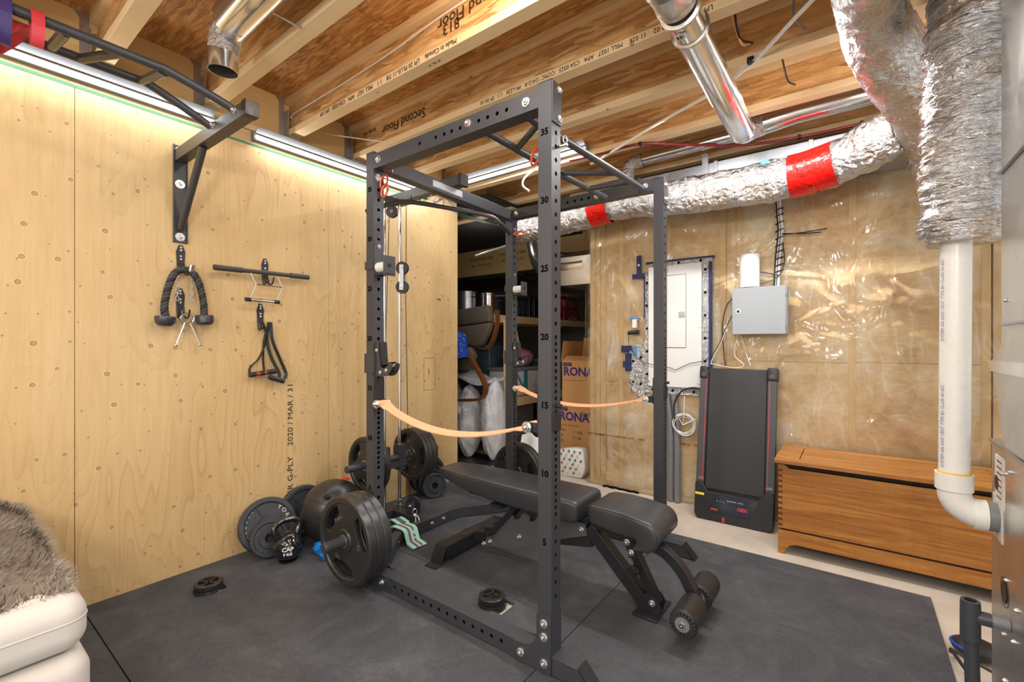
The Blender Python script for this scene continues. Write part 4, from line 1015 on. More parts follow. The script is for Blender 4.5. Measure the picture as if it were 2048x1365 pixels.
# main spine and ladder plates
part(MB().beam((1.10, BY, .115), (1.76, BY, .235), .055, .055), 'spine', S2, bn, bevel=.0015)
for s in (-1, 1):
    lad = [(1.095, .045), (1.30, .075), (1.62, .215), (1.745, .262), (1.735, .315), (1.68, .318), (1.60, .300)]
    top = [(1.555, .300), (1.535, .262), (1.505, .262), (1.500, .292), (1.47, .300), (1.445, .262), (1.415, .252), (1.410, .280), (1.375, .290), (1.345, .250), (1.315, .238), (1.305, .262), (1.265, .250), (1.22, .19), (1.14, .13)]
    pl = part(flt(lad+top, BY+s*.033), 'ladder_plate', M['ladder'], bn)
    if s < 0:
        for x, z in ((1.345, .155), (1.715, .285), (1.145, .078), (1.10, .055)): part(bolt_mb(MB(), (x, BY+s*.036, z), (0, s, 0), .0115), 'bolt', M['zinc'], pl)
# back-pad support frame and strut
part(MB().beam((.98, BY, .335), (1.74, BY, .322), .05, .045), 'back_frame', S2, bn, bevel=.0015)
part(MB().beam((1.34, BY-.042, .325), (1.165, BY-.042, .135), .028, .026).beam((1.34, BY+.042, .325), (1.165, BY+.042, .135), .028, .026), 'support_strut', S2, bn, bevel=.001)
part(MB().cyl((1.165, BY-.085, .135), (1.165, BY+.085, .135), .012, 14), 'lock_rod', S2, bn)
part(MB().box(1.22, BY-.13, .318, 1.30, BY+.13, .334), 'pad_bracket', S2, bn)
# rear foot
part(MB().box(.945, 1.735, .022, 1.020, 2.235, .090), 'rear_crossbar', S2, bn, bevel=.0015)
for y, s in ((1.735, -1), (2.235, 1)):
    part(MB().prism([(.940, y, .092), (.940, y+s*.002, .092), (.940, y+s*.042, .004), (.940, y+s*.082, .004), (.940, y+s*.082, 0), (.940, y+s*.038, 0), (.940, y-s*.002, .088)], (.082, 0, 0)), 'foot_plate', S2, bn)
part(MB().beam((.985, BY, .060), (1.13, BY, .100), .05, .05), 'spine_end', S2, bn, bevel=.0015)
for y in (1.80, BY+.02):
    part(MB().lathe([(.010, -.011), (.030, -.011), (.030, .011), (.010, .011)], (.915, y, .045), (1, 0, 0), 22, True), 'transport_wheel', M['black'], bn)
    part(bolt_mb(MB(), (.922, y, .045), (.7, -.7, 0), .008), 'bolt', M['zinc'], bn)
part(MB().box(.96, 1.90, .0905, 1.004, 2.04, .0915), 'blank_label', M['pullbar'], bn)
# front legs, seat frame, roller arm
part(MB().beam((1.745, BY, .300), (2.035, BY, .012), .058, .058), 'front_leg', S2, bn, bevel=.002)
part(MB().beam((1.76, BY, .325), (2.02, BY, .325), .05, .05), 'seat_frame', S2, bn, bevel=.0015)
part(MB().beam((1.925, BY, .320), (2.072, BY, .040), .044, .040), 'seat_post', S2, bn, bevel=.002)
for s in (-1, 1):
    o = part(flt([(1.995, .0), (2.0, .055), (2.035, .085), (2.075, .075), (2.098, .040), (2.085, .0)], BY+s*.032), 'pivot_plate', S2, bn)
    part(flt([(1.905, .345), (1.96, .345), (1.995, .225), (1.955, .215)], BY+s*.030), 'seat_bracket', S2, bn)
for x, z in ((2.060, .048), (1.945, .285), (1.965, .243)): part(bolt_mb(MB(), (x, BY-.035, z), (0, -1, 0), .012), 'bolt', M['zinc'], bn)
part(MB().lathe([(0, -.055), (.020, -.055), (.024, -.050), (.024, -.030), (.010, -.024), (.010, 0), (0, 0)], (1.985, BY-.020, .178), (0, 1, 0), 8), 'pull_pin_knob', M['black'], bn, ang=.3)
part(MB().box(1.99, 1.895, 0, 2.10, 2.085, .009), 'front_foot_plate', S2, bn, bevel=.002)
arm = smoothpath([(1.985, BY, .285), (2.04, BY, .290), (2.11, BY, .270), (2.175, BY, .215), (2.215, BY, .150), (2.236, BY, .102)], 6)
part(MB().ribbon(arm, (0, 1, 0), .048, .042), 'roller_arm', S2, bn, bevel=.002)
part(MB().cyl((2.236, 1.775, .100), (2.236, 2.195, .100), .011, 14), 'roller_axle', M['zinc'], bn)
for (y0, y1) in ((1.79, 1.955), (2.015, 2.180)):
    rl = part(MB().lathe([(.012, y0), (.046, y0), (.053, y0+.008), (.053, y1-.008), (.046, y1), (.012, y1)], (2.236, 0, .100), (0, 1, 0), 32), 'foam_roller', M['black'], bn)
    cap = MB()
    for k in range(20):
        a = 2*PI*k/20; d = V((math.cos(a), 0, math.sin(a))); cap.beam(V((2.236, y0-.001, .100))+d*.028, V((2.236, y0+.001, .100))+d*.049, .007, .009, up=(0, 1, 0))
    part(cap, 'pleated_end', M['vinyl'], rl)
    part(MB().lathe([(0, -.006), (.027, -.006), (.030, -.002), (.030, 0)], (2.236, y0, .100), (0, 1, 0), 28), 'end_disc', M['greyp'], rl)
    part(bolt_mb(MB(), (2.236, y0-.005, .100), (0, -1, 0), .009), 'bolt', M['zinc'], rl)
# ---------------------------------------------------------------- wall pull-up bar and hanging handles
pb = thing('wall_pull_up_bar', 'dark grey wall-mounted pull-up bar on the plywood wall, top left', 'pull-up bar', (0, .84, 1.69))
def wplate(y0):
    o = [(y0, 1.694), (y0, 2.192), (y0+.060, 2.192), (y0+.060, 1.694)]
    p = part(MB().box(0.0005, y0, 1.694, .006, y0+.062, 2.192).box(.006, y0, 1.694, .016, y0+.004, 2.192).box(.006, y0+.058, 1.694, .016, y0+.062, 2.192), 'wall_plate', M['steel'], pb, bevel=.001)
    for z in (2.165, 1.995, 1.725): part(bolt_mb(MB(), (.006, y0+.03, z), (1, 0, 0), .017, .008), 'bolt', M['zinc'], p)
    part(MB().box(.006, y0+.006, 2.106, .800, y0+.056, 2.165), 'arm', M['pullbar'], pb, bevel=.002)
    part(MB().box(.775, y0+.004, 2.104, .812, y0+.058, 2.167), 'end_cap', M['black'], pb, bevel=.002)
    part(MB().tube([(.31, y0+.03, 2.108), (.020, y0+.03, 1.765)], .017, 16), 'brace', M['pullbar'], pb)
    for x in (.665, .45):
        part(bolt_mb(MB(), (x+.045, y0+.006, 2.150), (0, -1, 0), .012), 'bolt', M['zinc'], pb)
wplate(.811); wplate(-.48)
for x, nm in ((.680, 0), (.440, 1)):
    z = 2.218 if nm == 0 else 2.252
    pts = smoothpath([(x, .835, 2.150), (x, .80, 2.172), (x, .60, z-.002), (x, .54, z), (x, .2, z), (x, -.17, z), (x, -.24, z-.004), (x, -.46, 2.165)], 5)
    part(MB().tube(pts, .0165, 16), 'pull_up_rail', M['steel'], pb)
for a, b in (((.66, .32, 2.222), (.46, .315, 2.248)), ((.67, .465, 2.222), (.45, .395, 2.248)), ((.67, .585, 2.21), (.45, .575, 2.25)), ((.67, .06, 2.22), (.45, .06, 2.25))):
    part(MB().cyl(a, b, .0165, 16), 'grip_handle', M['pullbar'], pb)
# bands on the bar
def bandloop(x, y, z, rx, rz, w_, mat, label, sway=0):
    pts = [(x+rx*math.cos(2*PI*i/24)*1.0, y+sway*math.sin(2*PI*i/24*1), z+rz*math.sin(2*PI*i/24)) for i in range(25)]
    return solo(MB().ribbon(pts, (0, 1, 0), w_, .006), 'resistance_band', M[mat], label, 'exercise band', 'bands on the pull-up bar')
bandloop(.680, .250, 2.185, .030, .055, .030, 'bandred', 'red rubber band looped round the pull-up bar, nearest the wall light')
bandloop(.66, .145, 2.190, .045, .080, .10, 'bandpur', 'wide purple rubber band draped on the pull-up bar at the top left corner')
bandloop(.67, .100, 2.165, .055, .090, .022, 'bandred', 'red rubber band hanging over the wide purple band')
bandloop(.60, .18, 2.150, .080, .060, .035, 'bandred', 'dark red band end hanging down between the pull-up rails', .05)
bandloop(.50, .13, 2.180, .050, .085, .07, 'bandpur', 'purple rubber band hanging against the strip light at the left edge')
# hooks and handles on the plywood
def wallhook(y, z, label):
    t = thing('wall_hook', label, 'hook', (0, y, z), 'black wall hooks')
    part(flat([[(-.016, -.065), (-.018, -.02), (-.020, .01), (-.008, .045), (.008, .045), (.020, .01), (.018, -.02), (.016, -.065)]], .004, (.003, y, z), (0, 1, 0), (0, 0, 1)), 'plate', M['black'], t)
    for dz in (.032, .018, -.012, -.028): part(bolt_mb(MB(), (.005, y, z+dz), (1, 0, 0), .004, .003), 'screw', M['zinc'], t)
    hk = MB()
    for s in (-1, 1):
        hk.tube(smoothpath([(.005, y+s*.014, z-.05), (.012, y+s*.014, z-.088), (.028, y+s*.018, z-.108), (.055, y+s*.020, z-.100), (.066, y+s*.022, z-.066)], 4), .0042, 8)
    hk.tube(smoothpath([(.005, y, z-.05), (.01, y, z-.09), (.03, y, z-.10), (.05, y, z-.085)], 4), .0035, 8)
    part(hk, 'prongs', M['black'], t)
wallhook(.845, 1.64, 'black double wall hook under the pull-up bar plate, carrying the rope')
wallhook(.843, 1.418, 'black double wall hook inside the rope loop, carrying the silver spring collar')
wallhook(1.262, 1.632, 'black double wall hook behind the short straight bar')
wallhook(1.236, 1.365, 'black wall hook carrying the strap handles')
rp = thing('triceps_rope', 'thick black twisted rope with rubber ends hanging in a loop on the plywood wall', 'rope', (.05, .845, 1.32))
pth = smoothpath([(.060, .765, 1.310), (.060, .760, 1.36), (.060, .772, 1.44), (.060, .795, 1.515), (.056, .822, 1.548), (.050, .845, 1.555), (.056, .872, 1.548), (.060, .900, 1.510), (.060, .920, 1.44), (.060, .930, 1.37), (.060, .930, 1.325)], 10)
for k in range(3):
    pts = []
    L_ = 0
    for i, p in enumerate(pth):
        if i: L_ += (pth[i]-pth[i-1]).length
        t_ = (pth[min(i+1, len(pth)-1)]-pth[max(i-1, 0)]).normalized(); nx = V((1, 0, 0)); ny = t_.cross(nx); a = L_/.032*PI*2/1.6+k*2*PI/3
        pts.append(p+(nx*math.cos(a)+ny*math.sin(a))*.0085)
    part(MB().tube(pts, .0095, 10), 'strand', M['ropehi'] if k != 1 else M['rope'], rp)
part(MB().lathe([(0, 0), (.042, -.002), (.044, -.008), (.040, -.034), (.028, -.048), (0, -.052)], (.060, .764, 1.315), (0, .05, 1), 24), 'rubber_end', M['vinyl'], rp)
part(MB().lathe([(0, 0), (.038, -.002), (.041, -.008), (.040, -.040), (.030, -.052), (0, -.056)], (.060, .932, 1.330), (0, -.05, 1), 24), 'rubber_end', M['vinyl'], rp)
part(MB().lathe([(0, -.02), (.014, -.018), (.014, .018), (0, .02)], (.070, .872, 1.565), (.4, .1, 1), 14), 'swivel', M['chrome'], rp)
def chain(y, z0, z1, label):
    mb = MB(); z = z0; i = 0
    while z > z1:
        u = (0, 1, 0) if i % 2 == 0 else (1, 0, 0); mb.tube(loop((.045, y, z), u, (0, 0, 1), .0062, .0135, 12), .0022, 6, closed=True); z -= .0205; i += 1
    return solo(mb, 'steel_chain', M['zinc'], label, 'chain', 'short chains on the wall')
chain(.818, 1.530, 1.395, 'short silver chain hanging inside the rope loop, left strand'); chain(.880, 1.530, 1.400, 'short silver chain hanging inside the rope loop, right strand')
sc = thing('spring_collar', 'silver spring clip with two long handles hanging below the rope ends', 'clip', (.06, .855, 1.17))
part(MB().tube(loop((.055, .857, 1.305), (0, 1, .15), (0.1, 0, 1), .030, .028), .0055, 10, closed=True), 'ring', M['chrome'], sc)
for a, b in (((.06, .845, 1.285), (.06, .808, 1.172)), ((.062, .868, 1.285), (.062, .912, 1.175))):
    part(MB().tube([a, V(a)*.5+V(b)*.5, b], .0045, 8).sphere(b, .009), 'handle', M['chrome'], sc)
hb_ = thing('straight_bar_attachment', 'short straight black handle bar hanging tilted on the plywood wall', 'handle', (.07, 1.235, 1.575))
A, Bq = V((.065, .972, 1.592)), V((.075, 1.500, 1.560)); A = V((.070, .975, 1.580)); Bq = V((.070, 1.497, 1.592))
A = V((.07, .972, 1.582)); Bq = V((.07, 1.492, 1.588))
part(MB().cyl(A, Bq, .0125, 18), 'bar', M['pullbar'], hb_)
part(MB().cyl(A, A.lerp(Bq, .27), .0155, 18), 'knurled_grip', M['pullbar'], hb_); part(MB().cyl(A.lerp(Bq, .78), Bq, .0155, 18), 'knurled_grip', M['pullbar'], hb_)
vh = thing('row_handle_attachment', 'silver open-frame row handle hanging under the straight black bar', 'handle', (.08, 1.23, 1.42))
fr = MB()
for p in ([(.08, 1.150, 1.572), (.085, 1.178, 1.512), (.08, 1.147, 1.430)], [(.08, 1.300, 1.566), (.085, 1.325, 1.508), (.08, 1.290, 1.425)], [(.085, 1.178, 1.512), (.085, 1.325, 1.508)]):
    fr.tube(p, .0035, 8)
part(fr, 'frame', M['chrome'], vh); part(MB().cyl((.08, 1.120, 1.424), (.08, 1.308, 1.420), .009, 14), 'grip', M['galv'], vh)
part(MB().cyl((.08, 1.120, 1.424), (.08, 1.150, 1.4235), .011, 14).cyl((.08, 1.278, 1.421), (.08, 1.308, 1.420), .011, 14), 'grip_end', M['black'], vh)
sh_ = thing('strap_handles', 'pair of black webbing strap handles with orange-striped grips on the wall', 'handle', (.05, 1.25, .97))
for k, (pts, side) in enumerate((([(.03, 1.240, 1.300), (.035, 1.255, 1.21), (.04, 1.215, 1.10), (.04, 1.165, 1.045), (.045, 1.160, 1.005)], (1, .2, 0)),
                   ([(.035, 1.275, 1.300), (.035, 1.245, 1.21), (.04, 1.235, 1.10), (.045, 1.240, 1.01)], (1, .2, 0)),
                   ([(.035, 1.270, 1.305), (.03, 1.262, 1.20), (.03, 1.285, 1.10), (.035, 1.330, 1.00), (.035, 1.320, .965)], (.3, 1, 0)),
                   ([(.035, 1.280, 1.305), (.035, 1.290, 1.20), (.03, 1.335, 1.09), (.03, 1.372, 1.00), (.04, 1.360, .975)], (.3, 1, .2)),
                   ([(.035, 1.372, .975), (.045, 1.330, .960), (.05, 1.275, .995)], (1, .3, 0)))):
    part(MB().ribbon(smoothpath(pts, 6), side, .018, .002), 'webbing', M['black'], sh_)
gr = part(MB().cyl((.05, 1.155, 1.002), (.055, 1.300, 1.018), .0145, 14), 'foam_grip', M['black'], sh_)
for q in (.25, .30, .35, .55, .60): 
    a = V((.05, 1.155, 1.002)).lerp(V((.055, 1.300, 1.018)), q); part(MB().cyl(a, a+V((0, .004, .0004)), .0150, 14), 'orange_stripe', M['orangeclip'], gr)
part(MB().cyl((.055, 1.262, .985), (.06, 1.345, .955), .0145, 14), 'foam_grip', M['black'], sh_)
# ---------------------------------------------------------------- ducts and pipes
def foiltube(path, radii, nseg, name, mat, parent, amp=.012, ring=56, fr=(9, 9, 9), sq=1.0, seed=0):
    P = smoothpath(path, nseg); m = len(P); k = len(path)-1
    def rad(i):
        u = i/(m-1)*k; a = min(int(u), k-1); f = u-a; return radii[a]*(1-f)+radii[a+1]*f
    mb = MB().tube(P, [rad(i) for i in range(m)], ring, True, sq=sq)
    out = []
    for i in range(m):
        c = P[i]
        for q in range(ring):
            p = V(mb.v[i*ring+q]); d = (p-c)
            s = V((p.x*fr[0]+seed, p.y*fr[1], p.z*fr[2]))
            n = noise.fractal(s, 1, 2.1, 4)*amp+abs(noise.noise(s*2.3))*amp*.8
            out.append(tuple(p+d.normalized()*n))
    mb.v = out
    return part(mb, name, mat, parent, ang=1.2)
fd = thing('foil_flex_duct', 'long foil-wrapped flexible duct running along the top of the insulated wall', 'duct', (1.9, 3.08, 2.03))
foiltube([(.47, 3.09, 2.13), (.60, 3.08, 2.124), (1.01, 3.08, 2.135), (1.32, 3.08, 2.170), (1.64, 3.08, 2.162), (1.97, 3.08, 2.150), (2.34, 3.08, 2.140), (2.62, 3.06, 2.150), (2.76, 3.02, 2.185), (2.88, 2.965, 2.212), (2.95, 2.93, 2.222)],
         [.10, .105, .10, .095, .105, .115, .112, .108, .112, .115, .10], 26, 'foil_sleeve', M['foil'], fd, .013, 56, (9, 9, 9))
for pts, nm in (([(1.20, 3.08, 2.158), (1.26, 3.08, 2.165), (1.345, 3.08, 2.172)], .110), ([(2.47, 3.072, 2.144), (2.56, 3.065, 2.148), (2.685, 3.045, 2.165)], .121)):
    rt = part(MB().tube(smoothpath(pts, 8), nm, 48, False), 'red_tape', M['red'], fd, label='wide red tape wrap')
    for k in range(5):
        a = -.2-.5*k; x = pts[0][0]+.03+.035*(k % 4); c = V((x, 3.07, pts[1][2]))
        text('VB', .016, c+V((0, -math.cos(a+.3)*(nm+.003), math.sin(a+.3)*(nm+.003))), (1, 0, 0), (0, math.sin(a+.3), math.cos(a+.3)), M['inkb'], rt)
part(MB().box(2.335, 2.955, 2.21, 2.375, 2.965, 2.235), 'blue_tape', M['ltblue'], fd)
rd = thing('rectangular_duct', 'flat galvanized rectangular duct under the joists against the insulated wall', 'duct', (2.0, 3.37, 2.2))
xs_ = [.92, 1.50, 2.03, 2.56, 3.10, 3.7]
for i in range(5):
    part(MB().box(xs_[i]+.002, 3.232, 2.205, xs_[i+1]-.002, 3.50, 2.388), 'duct_section', M['galvc'], rd, bevel=.001)
    part(MB().box(xs_[i+1]-.012, 3.226, 2.199, xs_[i+1]+.012, 3.505, 2.394), 'seam_strip', M['galvd'], rd, bevel=.001)
part(MB().box(1.945, 3.222, 2.30, 1.985, 3.228, 2.446).box(1.945, 3.19, 2.443, 1.985, 3.228, 2.446), 'hanger_strap', M['galvd'], rd)
fb2 = thing('foil_duct_bend', 'thick foil-wrapped duct hanging under the joists at the upper right, behind the nearest foil pipe', 'duct', (2.95, 2.4, 2.1))
foiltube([(2.79, 1.35, 2.295), (2.80, 1.75, 2.295), (2.835, 2.1, 2.29), (2.93, 2.4, 2.265), (3.02, 2.68, 2.22), (3.07, 2.95, 2.16), (3.09, 3.05, 2.08)], [.09, .092, .100, .122, .128, .120, .10], 26, 'foil_sleeve', M['foilv'], fb2, .014, 56, (8, 5, 8), seed=4)
nf = thing('foil_wrapped_pipe', 'nearest foil-wrapped vertical pipe sleeve hanging at the upper right', 'duct', (3.04, 2.0, 1.5))
foiltube([(3.040, 2.0, 1.50), (3.040, 2.0, 1.56), (3.042, 2.0, 1.72), (3.05, 2.0, 1.95), (3.062, 2.0, 2.15), (3.075, 2.0, 2.30), (3.085, 2.0, 2.44)], [.094, .100, .103, .106, .108, .112, .112], 30, 'foil_sleeve', M['foilv'], nf, .015, 64, (7, 7, 26), seed=9)
pv = thing('white_vent_pipe', 'white plastic vent pipe coming out of the foil sleeve and bending into the furnace', 'pipe', (3.02, 2.0, .6))
part(MB().cyl((3.017, 2.0, .735), (3.022, 2.0, 1.52), .0375, 32), 'straight_pipe', M['pvc'], pv)
part(MB().lathe([(.0375, .0), (.046, .0), (.046, -.052), (.0375, -.058)], (3.017, 2.0, .770), (0, 0, 1), 32), 'coupling', M['pvc'], pv)
part(MB().lathe([(.0375, 0), (.0415, 0), (.0405, .004), (.0375, .005)], (3.017, 2.0, .770), (0, 0, 1), 32), 'glue_ring', simple('yellow_glue', lin((222, 176, 60)), .4), pv)
el = [(3.017, 2.0, .730)]+[(3.017+.075*(1-math.cos(a)), 2.0, .725-.075*math.sin(a)) for a in [PI/2*i/10 for i in range(11)]]+[(3.100, 2.0, .650)]
el = [(3.005, 2.0, .730)] and [(3.017, 2.0, .735)]+[(3.017+.06*(1-math.cos(a)), 2.0, .710-.06*math.sin(a)) for a in [PI/2*i/10 for i in range(11)]]
part(MB().tube(el, .041, 28), 'elbow', M['pvc'], pv)
part(MB().lathe([(.0375, 0), (.046, 0), (.046, .030), (.0375, .034)], (3.060, 2.0, .650), (1, 0, 0), 32).cyl((3.09, 2.0, .65), (3.112, 2.0, .65), .037, 28), 'collar', M['pvc'], pv)
for zt in (.92, 1.32): text('SYSTEM 636 AND VENT TYPE BH CLASS IIA 65C', .0125, (2.9875, 1.9758, zt), (0, 0, 1), (-.74, .67, 0), M['blueink'], pv)
# furnace
fn = thing('furnace_cabinet', 'galvanized furnace cabinet at the right edge below the sheet metal plenum', 'furnace', (3.4, 1.7, -.018))
cab = part(MB().box(3.115, .9, -.018, 3.75, 2.085, .875), 'cabinet', M['galv'], fn, bevel=.003)
part(MB().prism([(3.11, .9, .877), (3.11, 2.09, .877), (3.11, 2.09, .868), (3.11, .9, .868)], (.64, 0, 0)), 'top_flange', M['galvd'], fn)
for y, z in ((1.90, .50), (1.83, .36), (1.93, .33), (1.80, .46), (1.92, .20), (1.6, .42), (1.86, .82), (1.93, .80), (1.7, .25)):
    part(bolt_mb(MB(), (3.115, y, z), (-1, 0, 0), .0055, .005), 'screw', M['zinc'], cab)
part(MB().lathe([(.030, 0), (.040, -.004), (.043, 0)], (3.114, 1.925, .455), (-1, 0, 0), 28).lathe([(0, .001), (.030, .001)], (3.114, 1.925, .455), (-1, 0, 0), 28), 'round_grommet', M['black'], fn)
part(MB().lathe([(0, .002), (.022, .002), (.024, 0)], (3.114, 2.01, .755), (-1, 0, 0), 20), 'cable_hole', M['black'], fn)
part(MB().box(3.1125, 1.945, .585, 3.115, 2.055, .715), 'flange_plate', M['pvc'], fn, bevel=.001, label='white square pipe flange')
part(MB().lathe([(.037, 0), (.044, 0), (.044, -.02), (.037, -.022)], (3.1125, 2.0, .65), (1, 0, 0), 28), 'grey_gasket', M['greyp'], fn)
lb2 = part(MB().box(3.113, 1.93, .69, 3.115, 2.03, .84), 'rating_label', M['white'], fn)
for k in range(7): text('input output max temp', .0055, (3.1125, 1.98, .825-.018*k), (0, -1, 0), (0, 0, 1), M['ink'], lb2)
pn = thing('sheet_metal_plenum', 'tapered sheet metal plenum above the furnace at the right edge', 'duct', (3.3, 1.5, .88))
part(MB().prism([(3.095, y, z) for y, z in ((.9, .895), (1.83, .895), (1.955, 1.105), (1.97, 1.13), (1.855, 1.175), (1.855, 2.44), (.9, 2.44))], (.6, 0, 0)), 'casing', M['galv'], pn, bevel=.001)
part(MB().prism([(3.088, y, z) for y, z in ((.9, 1.100), (1.95, 1.100), (1.965, 1.13), (.9, 1.145))], (.01, 0, 0)), 'drive_cleat', M['galvp'], pn)
part(MB().beam((3.090, .9, 1.235), (3.090, 1.853, 1.235), .008, .006).beam((3.090, .9, 1.66), (3.090, 1.853, 1.66), .008, .006), 'cross_seam', M['galvd'], pn, kind='stuff')
for y, z in ((1.80, 1.30), (1.60, 1.31), (1.45, 1.20)): part(bolt_mb(MB(), (3.094, y, z), (-1, 0, 0), .005, .004), 'screw', M['zinc'], pn)
dp = thing('grey_drain_pipe', 'dark grey drain pipe tee standing beside the furnace at the lower right', 'pipe', (3.035, 1.87, -.018))
part(MB().cyl((3.045, 1.87, -.018), (3.035, 1.87, .37), .017, 20), 'riser', M['dgrey'], dp)
part(MB().lathe([(.014, .115), (.0215, .115), (.0225, .10), (.0225, 0), (.017, 0)], (3.035, 1.87, .315), (0, 0, 1), 22).cyl((3.035, 1.87, .385), (3.078, 1.87, .385), .019, 18), 'tee', M['dgrey'], dp)
part(MB().cyl((3.07, 1.87, .385), (3.114, 1.87, .385), .0165, 18), 'white_nipple', M['greyp'], dp)
# round ducts and pipes between and under the joists
def rduct(pts, r, name, label, mat='galvp', rings=(), endopen=False, cat='duct'):
    t = thing(name, label, cat, tuple(pts[0]))
    part(MB().tube(pts, r, 32, not endopen), 'pipe', M[mat], t, ang=.5)
    for c, d, rr in rings: part(MB().lathe([(r*.99, -.012), (rr, -.006), (rr, .006), (r*.99, .012)], c, d, 32), 'crimp_ring', M['galv'], t)
    return t
rduct([(2.275, 1.62, 2.355), (2.262, 2.83, 2.372)], .062, 'round_duct', 'shiny round metal duct running away under the joists at the top right of the rack', rings=[((2.275, 1.63, 2.355), (0, 1, 0), .072), ((2.273, 1.76, 2.358), (0, 1, 0), .070)])
rc = thing('duct_coupling', 'wider crimped metal coupling at the near end of the round duct', 'duct', (2.278, 1.5, 2.35))
part(MB().lathe([(.064, -.16), (.070, -.155), (.072, -.10), (.0755, -.095), (.072, -.09), (.068, 0), (.072, .005), (.072, .02)], (2.277, 1.56, 2.353), (-.01, 1, .01), 36), 'sleeve', M['galv'], rc)
part(MB().tube(smoothpath([(2.277, 1.43, 2.352), (2.277, 1.36, 2.36), (2.277, 1.30, 2.42), (2.277, 1.285, 2.50), (2.277, 1.285, 2.66)], 5), .066, 32), 'elbow', M['galv'], rc)
lbp = part(MB().box(2.245, 1.665, 2.288, 2.285, 1.695, 2.2895), 'barcode_sticker', M['white'], rc)
part(MB().box(2.250, 1.669, 2.2872, 2.254, 1.690, 2.288).box(2.257, 1.669, 2.2872, 2.259, 1.690, 2.288).box(2.262, 1.669, 2.2872, 2.266, 1.690, 2.288).box(2.270, 1.669, 2.2872, 2.272, 1.690, 2.288), 'bars', M['inkb'], lbp, kind='stuff')
rduct([(2.31, 3.02, 2.468), (2.50, 3.05, 2.500), (3.15, 3.07, 2.510)], .062, 'round_duct', 'shiny round metal duct in the joist bay to the right of the long round duct')
rduct([(2.262, 2.80, 2.372), (2.262, 2.90, 2.40), (2.29, 3.0, 2.455), (2.34, 3.03, 2.475)], .064, 'duct_elbow', 'crimped metal elbow joining the long round duct to the joist bay duct', 'foilv')
rduct([(1.56, 3.10, 2.47), (2.20, 3.09, 2.475)], .040, 'slim_duct', 'thin metal duct in the joist bay behind the top of the rack')
rduct(smoothpath([(1.58, 3.10, 2.47), (1.50, 3.10, 2.455), (1.470, 3.10, 2.42), (1.468, 3.10, 2.34)], 6), .046, 'small_elbow', 'small metal elbow with a short collar above the far rack beam', 'foilv', endopen=True)
t = thing('exhaust_duct', 'shiny round metal duct with an open downward elbow at the upper left', 'duct', (.70, .80, 2.36))
part(MB().tube([(.750, .790, 2.478), (1.35, .775, 2.480), (2.2, .775, 2.482)], .066, 32, True), 'pipe', M['galvp'], t, ang=.5)
part(MB().tube(smoothpath([(.80, .790, 2.470), (.735, .790, 2.468), (.690, .790, 2.440), (.672, .790, 2.39)], 6), .058, 32, False), 'crimped_elbow', M['foilv'], t)
part(MB().lathe([(.056, .03), (.056, -.062), (.053, -.062), (.053, .03)], (.672, .790, 2.372), (.05, 0, 1), 32), 'open_end', M['galvp'], t)
part(MB().cyl((.672, .790, 2.395), (.672, .790, 2.398), .054, 28), 'dark_inside', M['dark'], t)
part(MB().box(.99, .62, 2.440, 1.00, .95, 2.446), 'strap', M['galvd'], t)
def wire(pts, r, mat, name, label, cat='cable', n=8, k=6, group=None):
    return solo(MB().tube(smoothpath(pts, k), r, n), name, M[mat], label, cat, group)
cd = thing('white_conduit', 'white plastic conduit crossing diagonally below the joists at the top right', 'pipe', (2.3, 2.33, 2.43))
part(MB().tube(smoothpath([(2.90, 1.72, 2.430), (2.643, 1.976, 2.430), (2.317, 2.334, 2.430), (1.85, 2.575, 2.430), (1.39, 2.82, 2.428), (1.30, 2.86, 2.43)], 5), .0085, 12), 'tube', M['pvc'], cd)
part(MB().lathe([(.009, -.012), (.014, -.010), (.014, .010), (.009, .012)], (2.40, 2.24, 2.430), (.67, -.74, 0), 14).box(2.385, 2.232, 2.436, 2.412, 2.258, 2.447), 'black_clamp', M['black'], cd)
rp_ = thing('red_water_pipe', 'dark red plastic water pipe crossing below the joists behind the round duct', 'pipe', (2.0, 3.0, 2.43))
part(MB().tube(smoothpath([(1.20, 2.74, 2.438), (1.42, 2.76, 2.435), (1.69, 2.775, 2.436), (1.95, 2.98, 2.434), (2.22, 3.18, 2.434), (2.50, 3.255, 2.434), (2.85, 3.27, 2.434), (3.3, 3.275, 2.434)], 5), .0085, 10), 'tube', M['redp'], rp_)
for c in ((2.50, 3.255), (2.80, 3.268), (1.69, 2.775)): part(MB().box(c[0]-.008, c[1]-.014, 2.425, c[0]+.008, c[1]+.014, 2.4455), 'pipe_clip', M['black'], rp_)
wire([(.003, 1.424, 2.560), (.02, 1.418, 2.578), (.30, 1.420, 2.585), (.56, 1.420, 2.588), (.94, 1.420, 2.600), (1.29, 1.420, 2.628), (1.7, 1.42, 2.64)], .0045, 'pvc', 'white_cable', 'white cable stapled along the printed joist at the upper left')
wire([(.043, 1.62, 2.53), (.344, 1.845, 2.478), (.40, 1.86, 2.470)], .003, 'pvc', 'thin_white_wire', 'thin white wire crossing between two joists above the strip light')
wire([(1.12, 2.752, 2.470), (.98, 2.735, 2.455), (.86, 2.70, 2.39), (.84, 2.69, 2.33), (.89, 2.70, 2.28)], .0075, 'pvc', 'white_cable', 'thick white cable looping down below the strip light behind the rack')
wire([(.36, 3.95, 2.30), (.30, 3.95, 2.2), (.29, 3.95, 2.05), (.33, 3.95, 1.93)], .012, 'pvc', 'white_cable', 'white cable curving down in front of the rim board beyond the rack', k=5)
